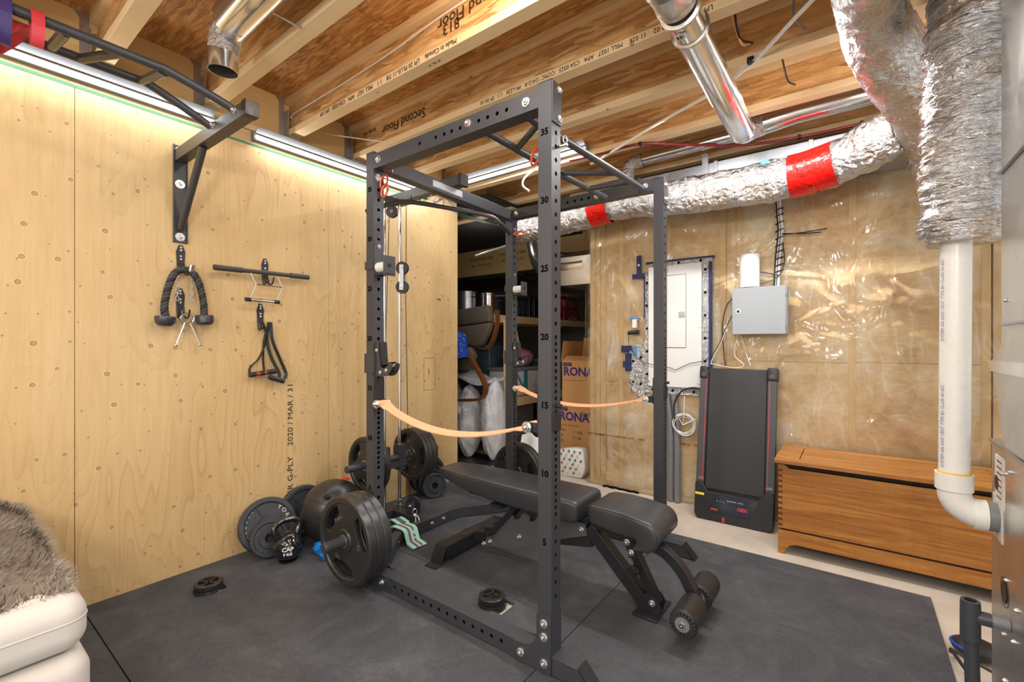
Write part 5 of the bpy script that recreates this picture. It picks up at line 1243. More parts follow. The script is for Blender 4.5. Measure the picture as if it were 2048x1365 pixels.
for pts, m_, lb_ in (([(2.36, 2.08, 2.60), (2.37, 2.15, 2.50), (2.40, 2.28, 2.53)], 'black', 'black wire drooping between joists right of the round duct, nearest the camera'),
                     ([(2.34, 2.05, 2.62), (2.37, 2.17, 2.49), (2.39, 2.26, 2.52)], 'orange', 'yellow wire drooping between joists right of the round duct'),
                     ([(2.58, 2.10, 2.60), (2.57, 2.15, 2.50), (2.60, 2.26, 2.50)], 'greyp', 'grey wire drooping between joists beside the white conduit'),
                     ([(2.48, 2.55, 2.60), (2.50, 2.62, 2.49), (2.52, 2.76, 2.52)], 'black', 'black wire end hanging below the third joist bay at the right'),
                     ([(2.72, 2.60, 2.62), (2.74, 2.68, 2.52), (2.78, 2.78, 2.54)], 'greyp', 'grey wire hanging near the foil duct bend')):
    wire(pts, .0045, m_, 'loose_wire', lb_)
wire([(2.92, 3.00, 2.50), (2.90, 2.93, 2.45), (2.895, 2.90, 2.38), (2.93, 2.93, 2.33), (3.0, 2.98, 2.31)], .009, 'pvc', 'white_hose', 'white hose looping down beside the foil duct bend')
# ---------------------------------------------------------------- things on the back wall
ep = thing('electrical_panel', 'white electrical breaker panel with a latched door sealed into the insulated wall', 'electrical panel', (1.68, 3.49, .85))
part(MB().box(1.488, 3.462, .850, 1.880, 3.498, 1.770), 'cover', M['white'], ep, bevel=.002)
dr = part(MB().box(1.590, 3.457, 1.150, 1.770, 3.461, 1.690), 'door', M['white'], ep, bevel=.0015)
for a in ((1.586, 1.145, 1.774, 1.148), (1.586, 1.692, 1.774, 1.695), (1.586, 1.145, 1.589, 1.695), (1.771, 1.145, 1.774, 1.695)):
    part(MB().box(a[0], 3.4605, a[1], a[2], 3.4615, a[3]), 'door_groove', M['greyp'], ep, smooth=False)
part(MB().box(1.722, 3.452, 1.375, 1.766, 3.457, 1.415).box(1.735, 3.449, 1.385, 1.755, 3.452, 1.403), 'latch', M['galvd'], dr, bevel=.001)
for x, z in ((1.860, 1.745), (1.862, 1.30), (1.860, .885), (1.50, 1.745), (1.50, .885)): part(bolt_mb(MB(), (x, 3.462, z), (0, -1, 0), .006, .003), 'screw', M['zinc'], ep)
text('//', .04, (1.635, 3.4612, 1.728), (1, 0, .1), (0, 0, 1), M['greyp'], ep, 'maker_mark')
tp = thing('sealing_tape_frame', 'silver and navy sealing tape around the electrical panel', 'tape', (1.68, 3.49, .8))
random.seed(11)
def tape(x0, z0, x1, z1, mat, y=3.482, th=.003, marks=True):
    o = part(MB().slab(lambda u, v: (x0+(x1-x0)*u, y-.003*noise.noise(V((u*7+x0*9, v*7, z0*5))), z0+(z1-z0)*v), 8, 14, (0, -th, 0)), 'tape_strip', M[mat], tp)
    if marks:
        L_ = max(abs(x1-x0), abs(z1-z0)); n = int(L_/.15)
        for k in range(n):
            u = (k+.5)/n; c = (x0+(x1-x0)*(u if abs(x1-x0) > abs(z1-z0) else .5), y-.005, z0+(z1-z0)*(u if abs(x1-x0) <= abs(z1-z0) else .5))
            part(MB().lathe([(.0, 0), (.0095, 0), (.0095, .001), (0, .001)], c, (0, -1, 0), 16), 'tape_mark', M['inkb'] if mat != 'navy' else M['white'], o)
tape(1.882, .80, 1.925, 1.80, 'silvertape'); tape(1.918, .83, 1.950, 1.81, 'navy', 3.486, marks=False); tape(1.48, 1.772, 1.95, 1.800, 'silvertape'); tape(1.46, 1.796, 1.965, 1.815, 'navy', 3.486, marks=False)
tape(1.455, .85, 1.487, 1.74, 'silvertape'); tape(1.44, .795, 1.90, .848, 'silvertape'); tape(1.385, .755, 1.455, 1.17, 'silvertape'); tape(1.330, .79, 1.388, 1.12, 'silvertape', marks=True)
tape(1.385, 1.72, 1.425, 1.875, 'navy'); tape(1.350, 1.690, 1.455, 1.730, 'navy', 3.480, marks=False); tape(1.255, 1.105, 1.345, 1.160, 'navy'); tape(1.290, .955, 1.345, 1.10, 'navy', 3.480, marks=False); tape(1.270, .985, 1.330, 1.035, 'navy')
tape(1.445, 1.38, 1.455, 1.73, 'navy', 3.478, marks=False)
tape(1.330, 1.365, 1.400, 1.385, 'ltblue', 3.476, marks=False); tape(1.362, 1.085, 1.388, 1.155, 'ltblue', 3.476, marks=False)
solo(MB().box(1.362, 3.445, 1.300, 1.395, 3.475, 1.368), 'white_adapter', M['white'], 'small white adapter box taped left of the electrical panel', 'adapter', bevel=.003)
solo(MB().cyl((1.325, 3.462, 1.262), (1.40, 3.458, 1.268), .016, 16).box(1.395, 3.45, 1.245, 1.412, 3.474, 1.285), 'black_plug', M['black'], 'black barrel plug below the white adapter left of the panel', 'plug')
wire([(1.36, 3.458, 1.50), (1.345, 3.458, 1.42), (1.35, 3.458, 1.35)], .0022, 'greyp', 'thin_wire', 'thin wire rising from the white adapter left of the panel')
wire([(1.33, 3.455, 1.255), (1.34, 3.455, 1.15), (1.42, 3.452, 1.05), (1.50, 3.45, 1.02), (1.66, 3.450, .995), (1.70, 3.450, .982), (1.80, 3.45, 1.03), (1.91, 3.45, 1.06), (1.99, 3.455, 1.15), (2.05, 3.455, 1.30), (2.10, 3.46, 1.40)], .0024, 'black', 'thin_black_wire', 'thin black wire crossing the front of the electrical panel to the grey box')
wire([(2.12, 3.47, 1.52), (2.05, 3.47, 1.45), (2.02, 3.47, 1.30), (2.03, 3.47, 1.12), (2.04, 3.47, 1.02)], .0035, 'black', 'black_cable', 'black cable curving left from the grey box down behind the treadmill')
wire([(2.12, 3.465, 1.24), (2.10, 3.465, 1.10), (2.16, 3.46, 1.03), (2.10, 3.46, 1.01), (1.97, 3.46, 1.03), (1.95, 3.46, 1.05), (2.02, 3.46, 1.20), (2.06, 3.46, 1.35)], .0025, 'pvc', 'thin_white_wire', 'thin white wires hanging in loose curves under the grey box')
wire([(2.14, 3.465, 1.24), (2.17, 3.462, 1.12), (2.20, 3.46, 1.03)], .003, 'pvc', 'white_wire', 'white wire dropping from the grey box behind the treadmill')
gb = thing('grey_media_box', 'grey metal wall box with a round lock under the white router', 'box', (2.264, 3.45, 1.24))
part(MB().box(2.106, 3.375, 1.243, 2.422, 3.492, 1.550), 'body', M['box'], gb, bevel=.003)
part(MB().box(2.104, 3.366, 1.241, 2.416, 3.374, 1.552), 'door', M['box'], gb, bevel=.002)
part(MB().lathe([(0, .006), (.008, .006), (.012, .002), (.016, .002), (.016, 0)], (2.142, 3.366, 1.395), (0, -1, 0), 20), 'lock', M['zinc'], gb); part(MB().cyl((2.142, 3.3595, 1.395), (2.142, 3.357, 1.395), .0085, 16), 'lock_core', M['black'], gb)
for z in (1.29, 1.50): part(MB().cyl((2.420, 3.368, z-.012), (2.420, 3.368, z+.012), .005, 10), 'hinge', M['galvd'], gb)
ro = thing('white_router', 'white upright oval router standing on the grey metal box', 'router', (2.20, 3.42, 1.553))
ov = [(2.200+.062*math.cos(2*PI*i/40), 3.425+.048*math.sin(2*PI*i/40)) for i in range(40)]
part(MB().prism([(x, y, 1.556) for x, y in ov], (0, 0, .226)), 'housing', M['white'], ro, bevel=.004, ang=.5); part(MB().prism([(2.2+(x-2.2)*.93, 3.425+(y-3.425)*.93, 1.5525) for x, y in ov], (0, 0, .004)), 'base', M['black'], ro)
part(MB().cyl((2.235, 3.379, 1.64), (2.235, 3.377, 1.64), .003, 8), 'status_light', M['greyp'], ro)
cbn = thing('cable_bundle', 'vertical bundle of white and black cables with black ties above the grey box', 'cable', (2.36, 3.48, 1.55))
for i, (dx, m_) in enumerate(((-.012, 'black'), (-.004, 'pvc'), (.005, 'pvc'), (.013, 'pvc'), (.004, 'black'))):
    part(MB().tube(smoothpath([(2.352+dx, 3.470+.006*(i % 2), 1.548), (2.36+dx, 3.478, 1.75), (2.375+dx, 3.478, 1.92), (2.365+dx*.8, 3.478, 2.06), (2.36+dx, 3.478, 2.20)], 5), .0055, 8), 'cable', M[m_], cbn)
for z in [1.66, 1.70, 1.745, 1.79, 1.83, 1.88, 1.93, 1.98, 2.03, 2.07]:
    part(MB().tube(loop((2.37, 3.478, z), (1, 0, .35), (0, 1, 0), .022, .012, 16), .004, 6, closed=True), 'cable_tie', M['black'], cbn)
wire([(2.385, 3.476, 1.90), (2.48, 3.47, 1.895), (2.63, 3.462, 1.900)], .0035, 'black', 'cable_tie_tail', 'long black tie tail sticking out right of the cable bundle, upper one')
wire([(2.385, 3.472, 1.905), (2.50, 3.468, 1.889), (2.60, 3.462, 1.882)], .0035, 'black', 'cable_tie_tail', 'long black tie tail sticking out right of the cable bundle, lower one')
wire([(2.26, 3.44, 1.66), (2.32, 3.45, 1.645), (2.37, 3.46, 1.63)], .0035, 'black', 'black_cable', 'short black cable from the router to the bundle, upper one')
wire([(2.26, 3.44, 1.58), (2.32, 3.45, 1.595), (2.37, 3.46, 1.63), (2.40, 3.47, 1.72), (2.39, 3.47, 1.85)], .0032, 'black', 'black_cable', 'short black cable from the router to the bundle, lower one')
cn = thing('grey_conduits', 'pair of grey conduits running down to the floor below the electrical panel', 'pipe', (1.68, 3.49, 0))
for x, r in ((1.655, .022), (1.705, .024)): part(MB().tube(smoothpath([(x, 3.478, -.012), (x, 3.478, .3), (x-.005, 3.478, .6), (x-.03, 3.478, .80)], 5), r, 16), 'conduit', M['greyp'], cn)
wire([(1.70, 3.45, .56), (1.69, 3.45, .72), (1.74, 3.45, .82), (1.82, 3.44, .855), (1.90, 3.43, .85)], .006, 'black', 'black_cable', 'black cable arching from the conduits to the top of the treadmill')
cc = thing('white_cable_coil', 'coil of thin white cable hanging below the electrical panel', 'cable', (1.76, 3.44, .5))
for k in range(7):
    part(MB().tube(loop((1.765+random.uniform(-.01, .01), 3.445+.003*k, .580+random.uniform(-.01, .01)), (1, 0, .1*random.uniform(-1, 1)), (0, 0, 1), .075+random.uniform(-.012, .008), .070+random.uniform(-.01, .01), 30), .003, 6, closed=True), 'cable_loop', M['pvc'], cc)
part(MB().tube([(1.765, 3.45, .79), (1.765, 3.44, .66), (1.755, 3.438, .58), (1.83, 3.44, .62)], .003, 6).tube([(1.73, 3.44, .62), (1.757, 3.438, .575), (1.85, 3.44, .63)], .003, 6), 'loose_end', M['pvc'], cc)
# ---------------------------------------------------------------- folded treadmill leaning on the wall
td = thing('walking_pad_treadmill', 'black folded treadmill with red edge strips standing upright against the insulated wall', 'treadmill', (2.12, 3.35, -.018))
O = V((1.883, 3.275, -.016)); u_ = V((1, .0, 0)); v_ = V((.0, .170, 1.035)).normalized(); n_ = u_.cross(v_)*1.0   # n_ points to the room (-y)
if n_.y > 0: n_ = -n_
def tq(a, b, c=0): return O+u_*a+v_*b+n_*c
def tbox(a0, b0, c0, a1, b1, c1, name, mat, parent=td, bevel=.003, label=None):
    mb = MB().obox(tq((a0+a1)/2, (b0+b1)/2, (c0+c1)/2), u_*(a1-a0)/2, v_*(b1-b0)/2, n_*(c1-c0)/2); return part(mb, name, M[mat], parent, bevel=bevel, label=label)
W_ = .478
tbox(.012, .02, -.055, W_-.012, 1.035, -.020, 'frame', 'black')
tbox(.058, .20, -.020, W_-.058, 1.030, -.006, 'belt', 'belt', bevel=.004)
M['tgrey'] = simple('grey_side_rail', lin((70, 71, 74)), .5)
for a, s in ((0, 1), (W_-.052, -1)):
    rl = tbox(a, .235, -.045, a+.052, 1.02, .004, 'side_rail', 'tgrey')
    x = a+.040 if s > 0 else a+.010
    tbox(x, .24, .003, x+.004, .975, .007, 'red_strip', 'bandred', rl, bevel=.0005)
    tbox(a-.004, .960, -.06, a+.048 if s > 0 else a+.058, 1.045, .012, 'end_cap', 'black', bevel=.006)
    tbox(a+.01, .975, .012, a+.04, 1.0, .013, 'cap_label', 'tgrey', bevel=0)
part(MB().cyl(tq(.04, 1.01, -.028), tq(W_-.04, 1.01, -.028), .018, 18), 'belt_roller', M['black'], td)
hd = flat([[(0, .03), (.02, 0), (W_-.02, 0), (W_, .03), (W_, .235), (W_-.035, .255), (W_-.052, .235), (W_-.085, .185), (.085, .185), (.050, .235), (.035, .255), (0, .235)]], .085, O+n_*-.020, tuple(u_), tuple(v_), bevel=.006)
hood = part(hd, 'motor_hood', M['black'], td)
part(flat([[(.120, .055), (W_-.130, .055), (W_-.085, .172), (.080, .172)]], .003, O+n_*.0235, tuple(u_), tuple(v_)), 'display_panel', simple('glossy_dark_panel', (.03, .035, .05), .15), hood)
text('XBD', .030, tq(.300, .105, .0255), -u_, -v_, M['bandred'], hood, 'red_lettering', bold=.001)
text('o   o   o', .014, tq(.165, .135, .0255), u_, v_, M['white'], hood, 'panel_icons')
text('FITNESS   WALKING PAD', .009, tq(.255, .145, .0255), -u_, -v_, M['white'], hood, 'small_print')
tbox(.004, .155, .0225, .062, .170, .0240, 'yellow_label', 'orange', hood, bevel=0); hood.children[-1].data.materials[0] = simple('yellow_sticker', lin((236, 216, 60)), .5)
tbox(.108, .070, .0240, .150, .082, .0255, 'orange_label', 'orangeclip', hood, bevel=0)
tbox(.182, .003, .0225, .194, .034, .0240, 'red_label', 'bandred', hood, bevel=0)
tbox(.02, .255, .004, .05, .275, .006, 'rail_label', 'greyp', hood, bevel=0); tbox(W_-.048, .258, .004, W_-.012, .275, .006, 'rail_label', 'greyp', hood, bevel=0)
# ---------------------------------------------------------------- wooden chest
ch = thing('wooden_blanket_chest', 'long reddish brown wooden blanket chest with dovetailed corners against the back wall', 'chest', (3.05, 3.22, -.018))
CX0, CX1, CY0, CY1 = 2.417, 3.74, 3.0, 3.42
zz = [.126, .215, .300, .385, .470]
for i in range(4):
    hi = zz[i+1]-.0006; mb = MB()
    part(MB().box(CX0, CY0, zz[i]+.0006, CX1, CY0+.02, hi), 'front_board', M['chest'], ch, bevel=.0006)
part(MB().box(CX0, CY0+.0205, .126, CX0+.02, CY1, .488), 'side_board', M['chest'], ch, bevel=.001); part(MB().box(CX1-.02, CY0+.0205, .126, CX1, CY1, .488), 'side_board', M['chest'], ch)
part(MB().box(CX0+.02, CY1-.02, .126, CX1-.02, CY1, .488), 'back_board', M['chest'], ch)
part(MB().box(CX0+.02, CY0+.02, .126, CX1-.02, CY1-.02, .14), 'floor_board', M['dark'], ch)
part(MB().prism([(CX0, CY0, .4705), (CX0+.055, CY0, .4705), (CX0+.025, CY0, .494), (CX0, CY0, .494)], (0, .02, 0)), 'front_lip', M['chest'], ch)
dd = simple('dark_end_grain', lin((96, 52, 20)), .5)
for i in range(11):
    z = .140+.031*i; part(MB().box(CX0-.0008, CY0-.0008, z, CX0+.021, CY0+.003, z+.013), 'dovetail', dd, ch, smooth=False)
part(MB().prism([(CX0, CY0-.004, -.018), (CX0+.030, CY0-.004, -.018), (CX0+.036, CY0-.004, .010), (CX0+.055, CY0-.004, .036), (CX0+.085, CY0-.004, .046), (CX1-.085, CY0-.004, .046), (CX1-.036, CY0-.004, .010), (CX1-.030, CY0-.004, -.018), (CX1, CY0-.004, -.018), (CX1, CY0-.004, .116), (CX0, CY0-.004, .116)], (0, .022, 0)), 'plinth_front', M['chest'], ch, bevel=.001)
part(MB().box(CX0, CY0+.02, .04, CX0+.02, CY1, .116).box(CX1-.02, CY0+.02, .04, CX1, CY1, .116), 'plinth_side', M['chest'], ch, kind='stuff')
part(MB().box(CX0, CY1-.05, -.018, CX0+.02, CY1, .04), 'rear_foot', M['chest'], ch); part(MB().box(CX1-.02, CY1-.05, -.018, CX1, CY1, .04), 'rear_foot', M['chest'], ch)
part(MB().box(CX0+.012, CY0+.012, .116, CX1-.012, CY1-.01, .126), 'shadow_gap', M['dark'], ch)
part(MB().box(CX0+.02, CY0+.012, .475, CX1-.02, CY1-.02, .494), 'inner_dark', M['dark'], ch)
LX0, LX1, LY0, LY1, LZ = 2.400, 3.757, 2.975, 3.445, .498
part(MB().box(LX0, LY0, LZ, LX1, LY0+.075, LZ+.024), 'lid_rail', M['chest'], ch, bevel=.003); part(MB().box(LX0, LY1-.055, LZ, LX1, LY1, LZ+.024), 'lid_rail', M['chest'], ch, bevel=.003)
part(MB().box(LX0, LY0+.076, LZ, LX0+.115, LY1-.056, LZ+.024), 'lid_stile', M['chest'], ch, bevel=.001); part(MB().box(3.20, LY0+.076, LZ, 3.315, LY1-.056, LZ+.024), 'lid_stile', M['chest'], ch, bevel=.001)
for k in range(3):
    yy = LY0+.077+k*.1127; part(MB().box(LX0+.119, yy, LZ, 3.196, yy+.1117, LZ+.0225), 'lid_board', M['chest'], ch, bevel=.001)
    part(MB().box(3.319, yy, LZ, LX1-.02, yy+.1117, LZ+.0225), 'lid_board', M['chest'], ch, bevel=.001)
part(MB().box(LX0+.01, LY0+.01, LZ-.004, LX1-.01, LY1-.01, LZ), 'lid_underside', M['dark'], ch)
# ---------------------------------------------------------------- sofa corner with fur throw
sf = thing('pale_sofa', 'pale suede sofa corner with two stacked cushions at the lower left', 'sofa', (.6, -.2, -.018))
def cushion(x0, x1, y0, y1, z0, z1, r, name, bul=.012):
    mb = MB().box(x0, y0, z0, x1, y1, z1); o = part(mb, name, M['sofa'], sf); m = o.modifiers.new('bevel', 'BEVEL'); m.width = r; m.segments = 12
    o.data.shade_smooth(); return o
cushion(.05, 1.150, -.9, .293, .378, .520, .050, 'seat_cushion'); cushion(.06, 1.158, -.9, .298, .075, .372, .05, 'base_cushion')
for x in (.12, 1.08): part(MB().box(x-.03, .18, -.001, x+.03, .24, .08), 'foot', M['dark'], sf)
part(MB().tube([(.10, .2935, .462)]+[(1.100+.0505*math.sin(a), .243+.0505*math.cos(a), .462) for a in [PI/2*i/8 for i in range(9)]]+[(1.1505, -.85, .462)], .0018, 6), 'seam', M['sofa'], sf)
th = thing('fur_throw', 'grey brown faux fur throw draped over the pale sofa corner', 'blanket', (.75, .0, .5))
def thr(u, v):
    x = .10+.98*u; y = -.70+.965*v
    h = .530+.16*math.exp(-((x-.38)/.30)**2)*(1-.55*max(0, v-.5)) + .05*math.exp(-((x-.75)/.2)**2)
    e = min(1, (1-u)*6)*min(1, (1-v)*7+.15)
    h = .528+(h-.528)*e
    n = noise.fractal(V((x*5, y*5, 1)), 1, 2, 4)*.022
    return (x, y-.10*max(0, u-.6)*0, h+n)
tho = part(MB().slab(thr, 60, 60, (0, 0, .012)), 'throw', M['fur'], th)

random.seed(3)
fr_ = []; hair = MB(); hs2 = MB()
for k in range(14000):
    u, v = random.random(), random.random(); p = V(thr(u, v)); q = V(thr(min(1, u+.01), v)); r_ = V(thr(u, min(1, v+.01)))
    n = ((q-p).cross(r_-p)).normalized() if (u < .99 and v < .99) else V((.4, .3, .8))
    flow = V((noise.noise(V((p.x*6, p.y*6, 3))), noise.noise(V((p.x*6, p.y*6, 9)))+.3, 0))*.8
    d = (n*.7+flow+V((random.uniform(-.4, .4), random.uniform(-.4, .4), 0))).normalized()
    L_ = random.uniform(.012, .026); w_ = d.cross(n)
    if w_.length < 1e-3: continue
    w_ = w_.normalized()*.0011; t_ = hair if (noise.noise(p*9)+random.uniform(-.25, .25) > .06 if u < .84 else math.sin(v*150+abs((u-.92)*190)) > 0) else hs2
    b = len(t_.v); t_.v += [tuple(p-w_), tuple(p+w_), tuple(p+d*L_)]; t_.f.append((b, b+1, b+2))
M['fur1'] = simple('pale_fur', lin((158, 148, 136)), .85); M['fur2'] = simple('dark_fur', lin((66, 58, 50)), .85)
part(hair, 'pale_pile', M['fur1'], th, kind='stuff', smooth=False); part(hs2, 'dark_pile', M['fur2'], th, kind='stuff', smooth=False)
edge = MB()
for k in range(2200):
    u = random.random(); a = random.random() < .6
    p = V(thr(u, 1.0)) if a else V(thr(1.0, u)); o_ = V((0, 1, 0)) if a else V((1, 0, 0))
    d = (o_+V((random.uniform(-.5, .5), random.uniform(-.5, .5), random.uniform(-.6, .5)))).normalized(); L_ = random.uniform(.015, .04); w_ = d.cross(V((0, 0, 1))).normalized()*.0012
    b = len(edge.v); edge.v += [tuple(p-w_), tuple(p+w_), tuple(p+d*L_)]; edge.f.append((b, b+1, b+2))
part(edge, 'fringe', M['fur1'], th, kind='stuff', smooth=False)
# ---------------------------------------------------------------- storage alcove
n_before = set(o.name for o in COL.objects)
sv = thing('storage_shelves', 'wooden storage shelves in the dark alcove beyond the rack', 'shelves', (-.1, 4.2, -.018))
for z, h in ((1.445, .070), (.640, .080)):
    part(MB().box(.082, 3.24, z-h, .120, 5.14, z), 'shelf_beam', M['lumy'], sv, bevel=.002)
    part(MB().box(-.30, 3.40, z-h, -.262, 5.14, z), 'shelf_beam', M['lumy'], sv)
    part(MB().box(-.26, 3.36, z-.012, .080, 5.14, z), 'shelf_board', M['card'], sv)
for x in (.1215, -.316):
    for y in (3.385, 5.02): part(MB().box(x, y, .103, x+.014, y+.035, 2.0 if y > 4 else 1.40), 'upright', M['lumv'], sv)
def rbox(x0, y0, z0, x1, y1, z1, name, mat, label, cat, group=None, bevel=.004): return solo(MB().box(x0, y0, z0, x1, y1, z1), name, M[mat], label, cat, group, bevel)
pt = thing('stock_pot', 'tall shiny steel pot on the upper shelf beyond the plywood wall', 'pot', (-.12, 3.34, 1.447))
part(MB().lathe([(0, 0), (.070, 0), (.074, .01), (.074, .20), (.082, .205), (.082, .215), (.074, .215)], (-.10, 3.42, 1.447), (0, 0, 1), 32), 'body', M['chrome'], pt)
part(MB().lathe([(.082, .215), (.02, .235), (0, .238)], (-.10, 3.42, 1.447), (0, 0, 1), 32), 'lid', M['chrome'], pt)
part(MB().beam((-.03, 3.44, 1.640), (.08, 3.56, 1.645), .022, .016), 'long_handle', M['tgrey'], pt, bevel=.003)
for (x, y, r, h, m_, lb_) in ((-.22, 3.25, .085, .22, 'galvd', 'dull steel pot on the upper shelf, left of the shiny pot'), (-.20, 3.62, .11, .20, 'black', 'black cooking pot on the upper shelf, right of the shiny pot')):
    t = thing('cooking_pot', lb_, 'pot', (x, y, 1.447)); part(MB().lathe([(0, 0), (r, 0), (r, h), (r+.008, h), (r+.008, h+.006), (0, h+.02)], (x, y, 1.447), (0, 0, 1), 28), 'body', M[m_], t)
    part(MB().tube(loop((x+r, y, 1.447+h*.8), (1, 0, 0), (0, 1, 0), .02, .03, 12), .005, 6, closed=True), 'handle', M['black'], t)
rk = thing('black_wire_rack', 'black wire rack standing on the upper shelf behind the far rack post', 'rack', (.02, 4.05, 1.447))
for k in range(5): part(MB().tube([(.06, 3.90+.09*k, 1.449), (.06, 3.90+.09*k, 1.66), (-.15, 3.90+.09*k, 1.66), (-.15, 3.90+.09*k, 1.449)], .005, 6), 'wire_frame', M['tgrey'], rk)
part(MB().box(-.16, 3.88, 1.66, .07, 4.28, 1.672), 'top_shelf', M['black'], rk)
bx = thing('black_appliance', 'black box-shaped appliance on the upper shelf behind the wire rack', 'appliance', (-.25, 4.1, 1.447)); part(MB().box(-.36, 3.85, 1.447, -.18, 4.45, 1.72), 'case', M['black'], bx, bevel=.01); part(MB().box(-.178, 3.9, 1.50, -.174, 4.2, 1.66), 'front_glass', M['bin'], bx)
tk = thing('red_toy_engine', 'red and silver appliance on the upper shelf beside the insulated wall edge', 'appliance', (.0, 4.8, 1.447))
part(MB().box(-.12, 4.62, 1.447, .06, 4.98, 1.60), 'lower_case', simple('dark_red_enamel', lin((120, 30, 26)), .3), tk, bevel=.012)
part(MB().box(-.10, 4.64, 1.60, .05, 4.94, 1.70), 'upper_case', simple('red_enamel', lin((150, 40, 40)), .3), tk, bevel=.015)
for k in range(6): part(MB().box(.051, 4.66, 1.615+.013*k, .054, 4.86, 1.621+.013*k), 'grille_bar', M['chrome'], tk)
part(MB().lathe([(0, .004), (.018, .004), (.022, 0)], (.061, 4.80, 1.485), (1, 0, 0), 18), 'dial', M['chrome'], tk); part(MB().box(.061, 4.72, 1.46, .066, 4.90, 1.475), 'trim_bar', M['chrome'], tk)
solo(MB().sphere((.0, 4.45, 1.535), .09, .12, .075, nu=20, nv=12), 'black_bag', M['black'], 'rounded black bag on the upper shelf left of the red appliance', 'bag')
solo(MB().sphere((.0, 4.42, 1.64), .07, .09, .06, nu=20, nv=12, fn=lambda d: 1+.25*noise.noise(d*4)), 'red_bag', M['red'], 'crumpled red plastic bag on top of the black bag', 'bag')
solo(MB().sphere((.0, 4.75, 1.755), .11, .26, .04, nu=30, nv=10, fn=lambda d: 1+.2*noise.noise(d*5)), 'foil_tray', M['silvertape'], 'crumpled clear and silver packet lying over the red appliance', 'packet')
def bin_(x0, y0, z0, x1, y1, z1, label, mat='bin', lid='greyp'):
    t = thing('storage_bin', label, 'bin', ((x0+x1)/2, (y0+y1)/2, z0), 'plastic storage bins')
    part(MB().box(x0, y0, z0, x1, y1, z1-.03), 'tub', M[mat], t, bevel=.015); part(MB().box(x0-.012, y0-.012, z1-.03, x1+.012, y1+.012, z1), 'lid', M[lid], t, bevel=.008)
    return t
t = bin_(-.60, 3.72, .86, -.33, 4.25, 1.20, 'smoky blue storage bin, upper one of the pair behind the chair', lid='bin'); part(MB().box(-.46, 3.69, 1.14, -.36, 3.705, 1.215), 'blue_latch', M['blue'], t, bevel=.004)
bin_(-.60, 3.72, .50, -.33, 4.25, .855, 'smoky blue storage bin, lower one of the pair behind the chair'); bin_(-.60, 3.72, .101, -.33, 4.25, .495, 'storage bin on the floor under the pair behind the chair')
t = bin_(-.24, 3.60, .642, .06, 4.20, .93, 'translucent storage bin of toys on the lower shelf behind the far rack post', 'bag', 'greyp')
solo(MB().sphere((-.10, 3.92, 1.035), .13, .22, .090, nu=26, nv=14, fn=lambda d: 1+.12*noise.noise(d*4)), 'pink_cloth', simple('pink_cloth', lin((206, 110, 150)), .85), 'bundle of pink cloth on top of the toy bin', 'cloth')
solo(MB().box(.0615, 3.80, .70, .066, 3.86, .90).beam((.064, 3.66, .88), (.064, 3.80, .70), .012, .03, up=(1, 0, 0)), 'teal_toy', simple('teal_plastic', lin((50, 140, 140)), .4), 'teal toy pieces showing in the translucent bin', 'toy')
solo(MB().cyl((.0, 3.82, 1.10), (-.03, 3.78, 1.36), .009, 8), 'wooden_stick', M['lumv'], 'pale wooden stick standing in the pink cloth bundle', 'stick')
bin_(-.24, 4.30, .642, .06, 4.90, 1.0, 'dark storage bin on the lower shelf behind the open cardboard box')
rbox(-.20, 3.46, .24, .06, 3.98, .54, 'grey_carton', 'galvd', 'grey printed carton under the lower shelf behind the far rack post', 'box'); text('Comfort', .05, (.0606, 3.66, .42), (0, 1, 0), (0, 0, 1), M['ink'], bpy.data.objects['grey_carton'])
rbox(-.20, 3.46, .101, .06, 3.98, .235, 'dark_carton', 'tgrey', 'dark carton on the floor under the grey printed carton', 'box')
# the whole storage group is scaled up about the camera, deeper into the alcove
for o in list(COL.objects):
    if o.name not in n_before and o.parent is None and o.type in ('EMPTY', 'MESH'):
        o.location = o.location*1.11+V((-.3036, 0, -.1302)); o.scale = (1.11, 1.11, 1.11)
# cardboard boxes
def carton(x0, y0, z0, w_, d_, h_, label, big):
    t = thing('cardboard_box', label, 'box', (x0+w_/2, y0+d_/2, z0), 'moving boxes')
    s = part(MB().box(x0, y0, z0, x0+w_, y0+.005, z0+h_), 'front_panel', M['card'], t); part(MB().box(x0, y0+.005, z0, x0+.005, y0+d_, z0+h_), 'side_panel', M['card'], t)
    part(MB().box(x0+w_-.005, y0+.005, z0, x0+w_, y0+d_, z0+h_), 'side_panel', M['card'], t); part(MB().box(x0+.005, y0+d_-.005, z0, x0+w_-.005, y0+d_, z0+h_), 'back_panel', M['card'], t)
    part(MB().box(x0+.005, y0+.005, z0, x0+w_-.005, y0+d_-.005, z0+.005), 'bottom_panel', M['card'], t)
    f = y0-.0006
    part(MB().box(x0+.012, f-.0004, z0+h_-.052, x0+.105, f, z0+h_-.018), 'purple_label', M['purple'], s)
    text('BOITE DE DEMENAGEMENT', .007, (x0+.058, f-.001, z0+h_-.030), (1, 0, 0), (0, 0, 1), M['card'], s); text('MOVING BOX', .008, (x0+.058, f-.001, z0+h_-.043), (1, 0, 0), (0, 0, 1), M['card'], s)
    text('RONA', .112, (x0+.014, f, z0+h_-.105), (1, 0, 0), (0, 0, 1), M['purple'], s, 'shop_lettering', bold=.0035, align='LEFT', sx=.98)
    text('18 x 18 x 16 po  46,25 CM x 45,72 CM', .013, (x0+.014, f, z0+h_-.185), (1, 0, 0), (0, 0, 1), M['ink'], s, align='LEFT')
    return t, s
t, s = carton(.495, 3.76, -.018, .43, .46, .608, 'large printed cardboard box on the floor beside the insulated wall edge, lower one', True)
text('Stuff', .060, (.80, 3.7592, .555-.03), (1, 0, .1), (0, 0, 1), M['ink'], s, 'handwriting')
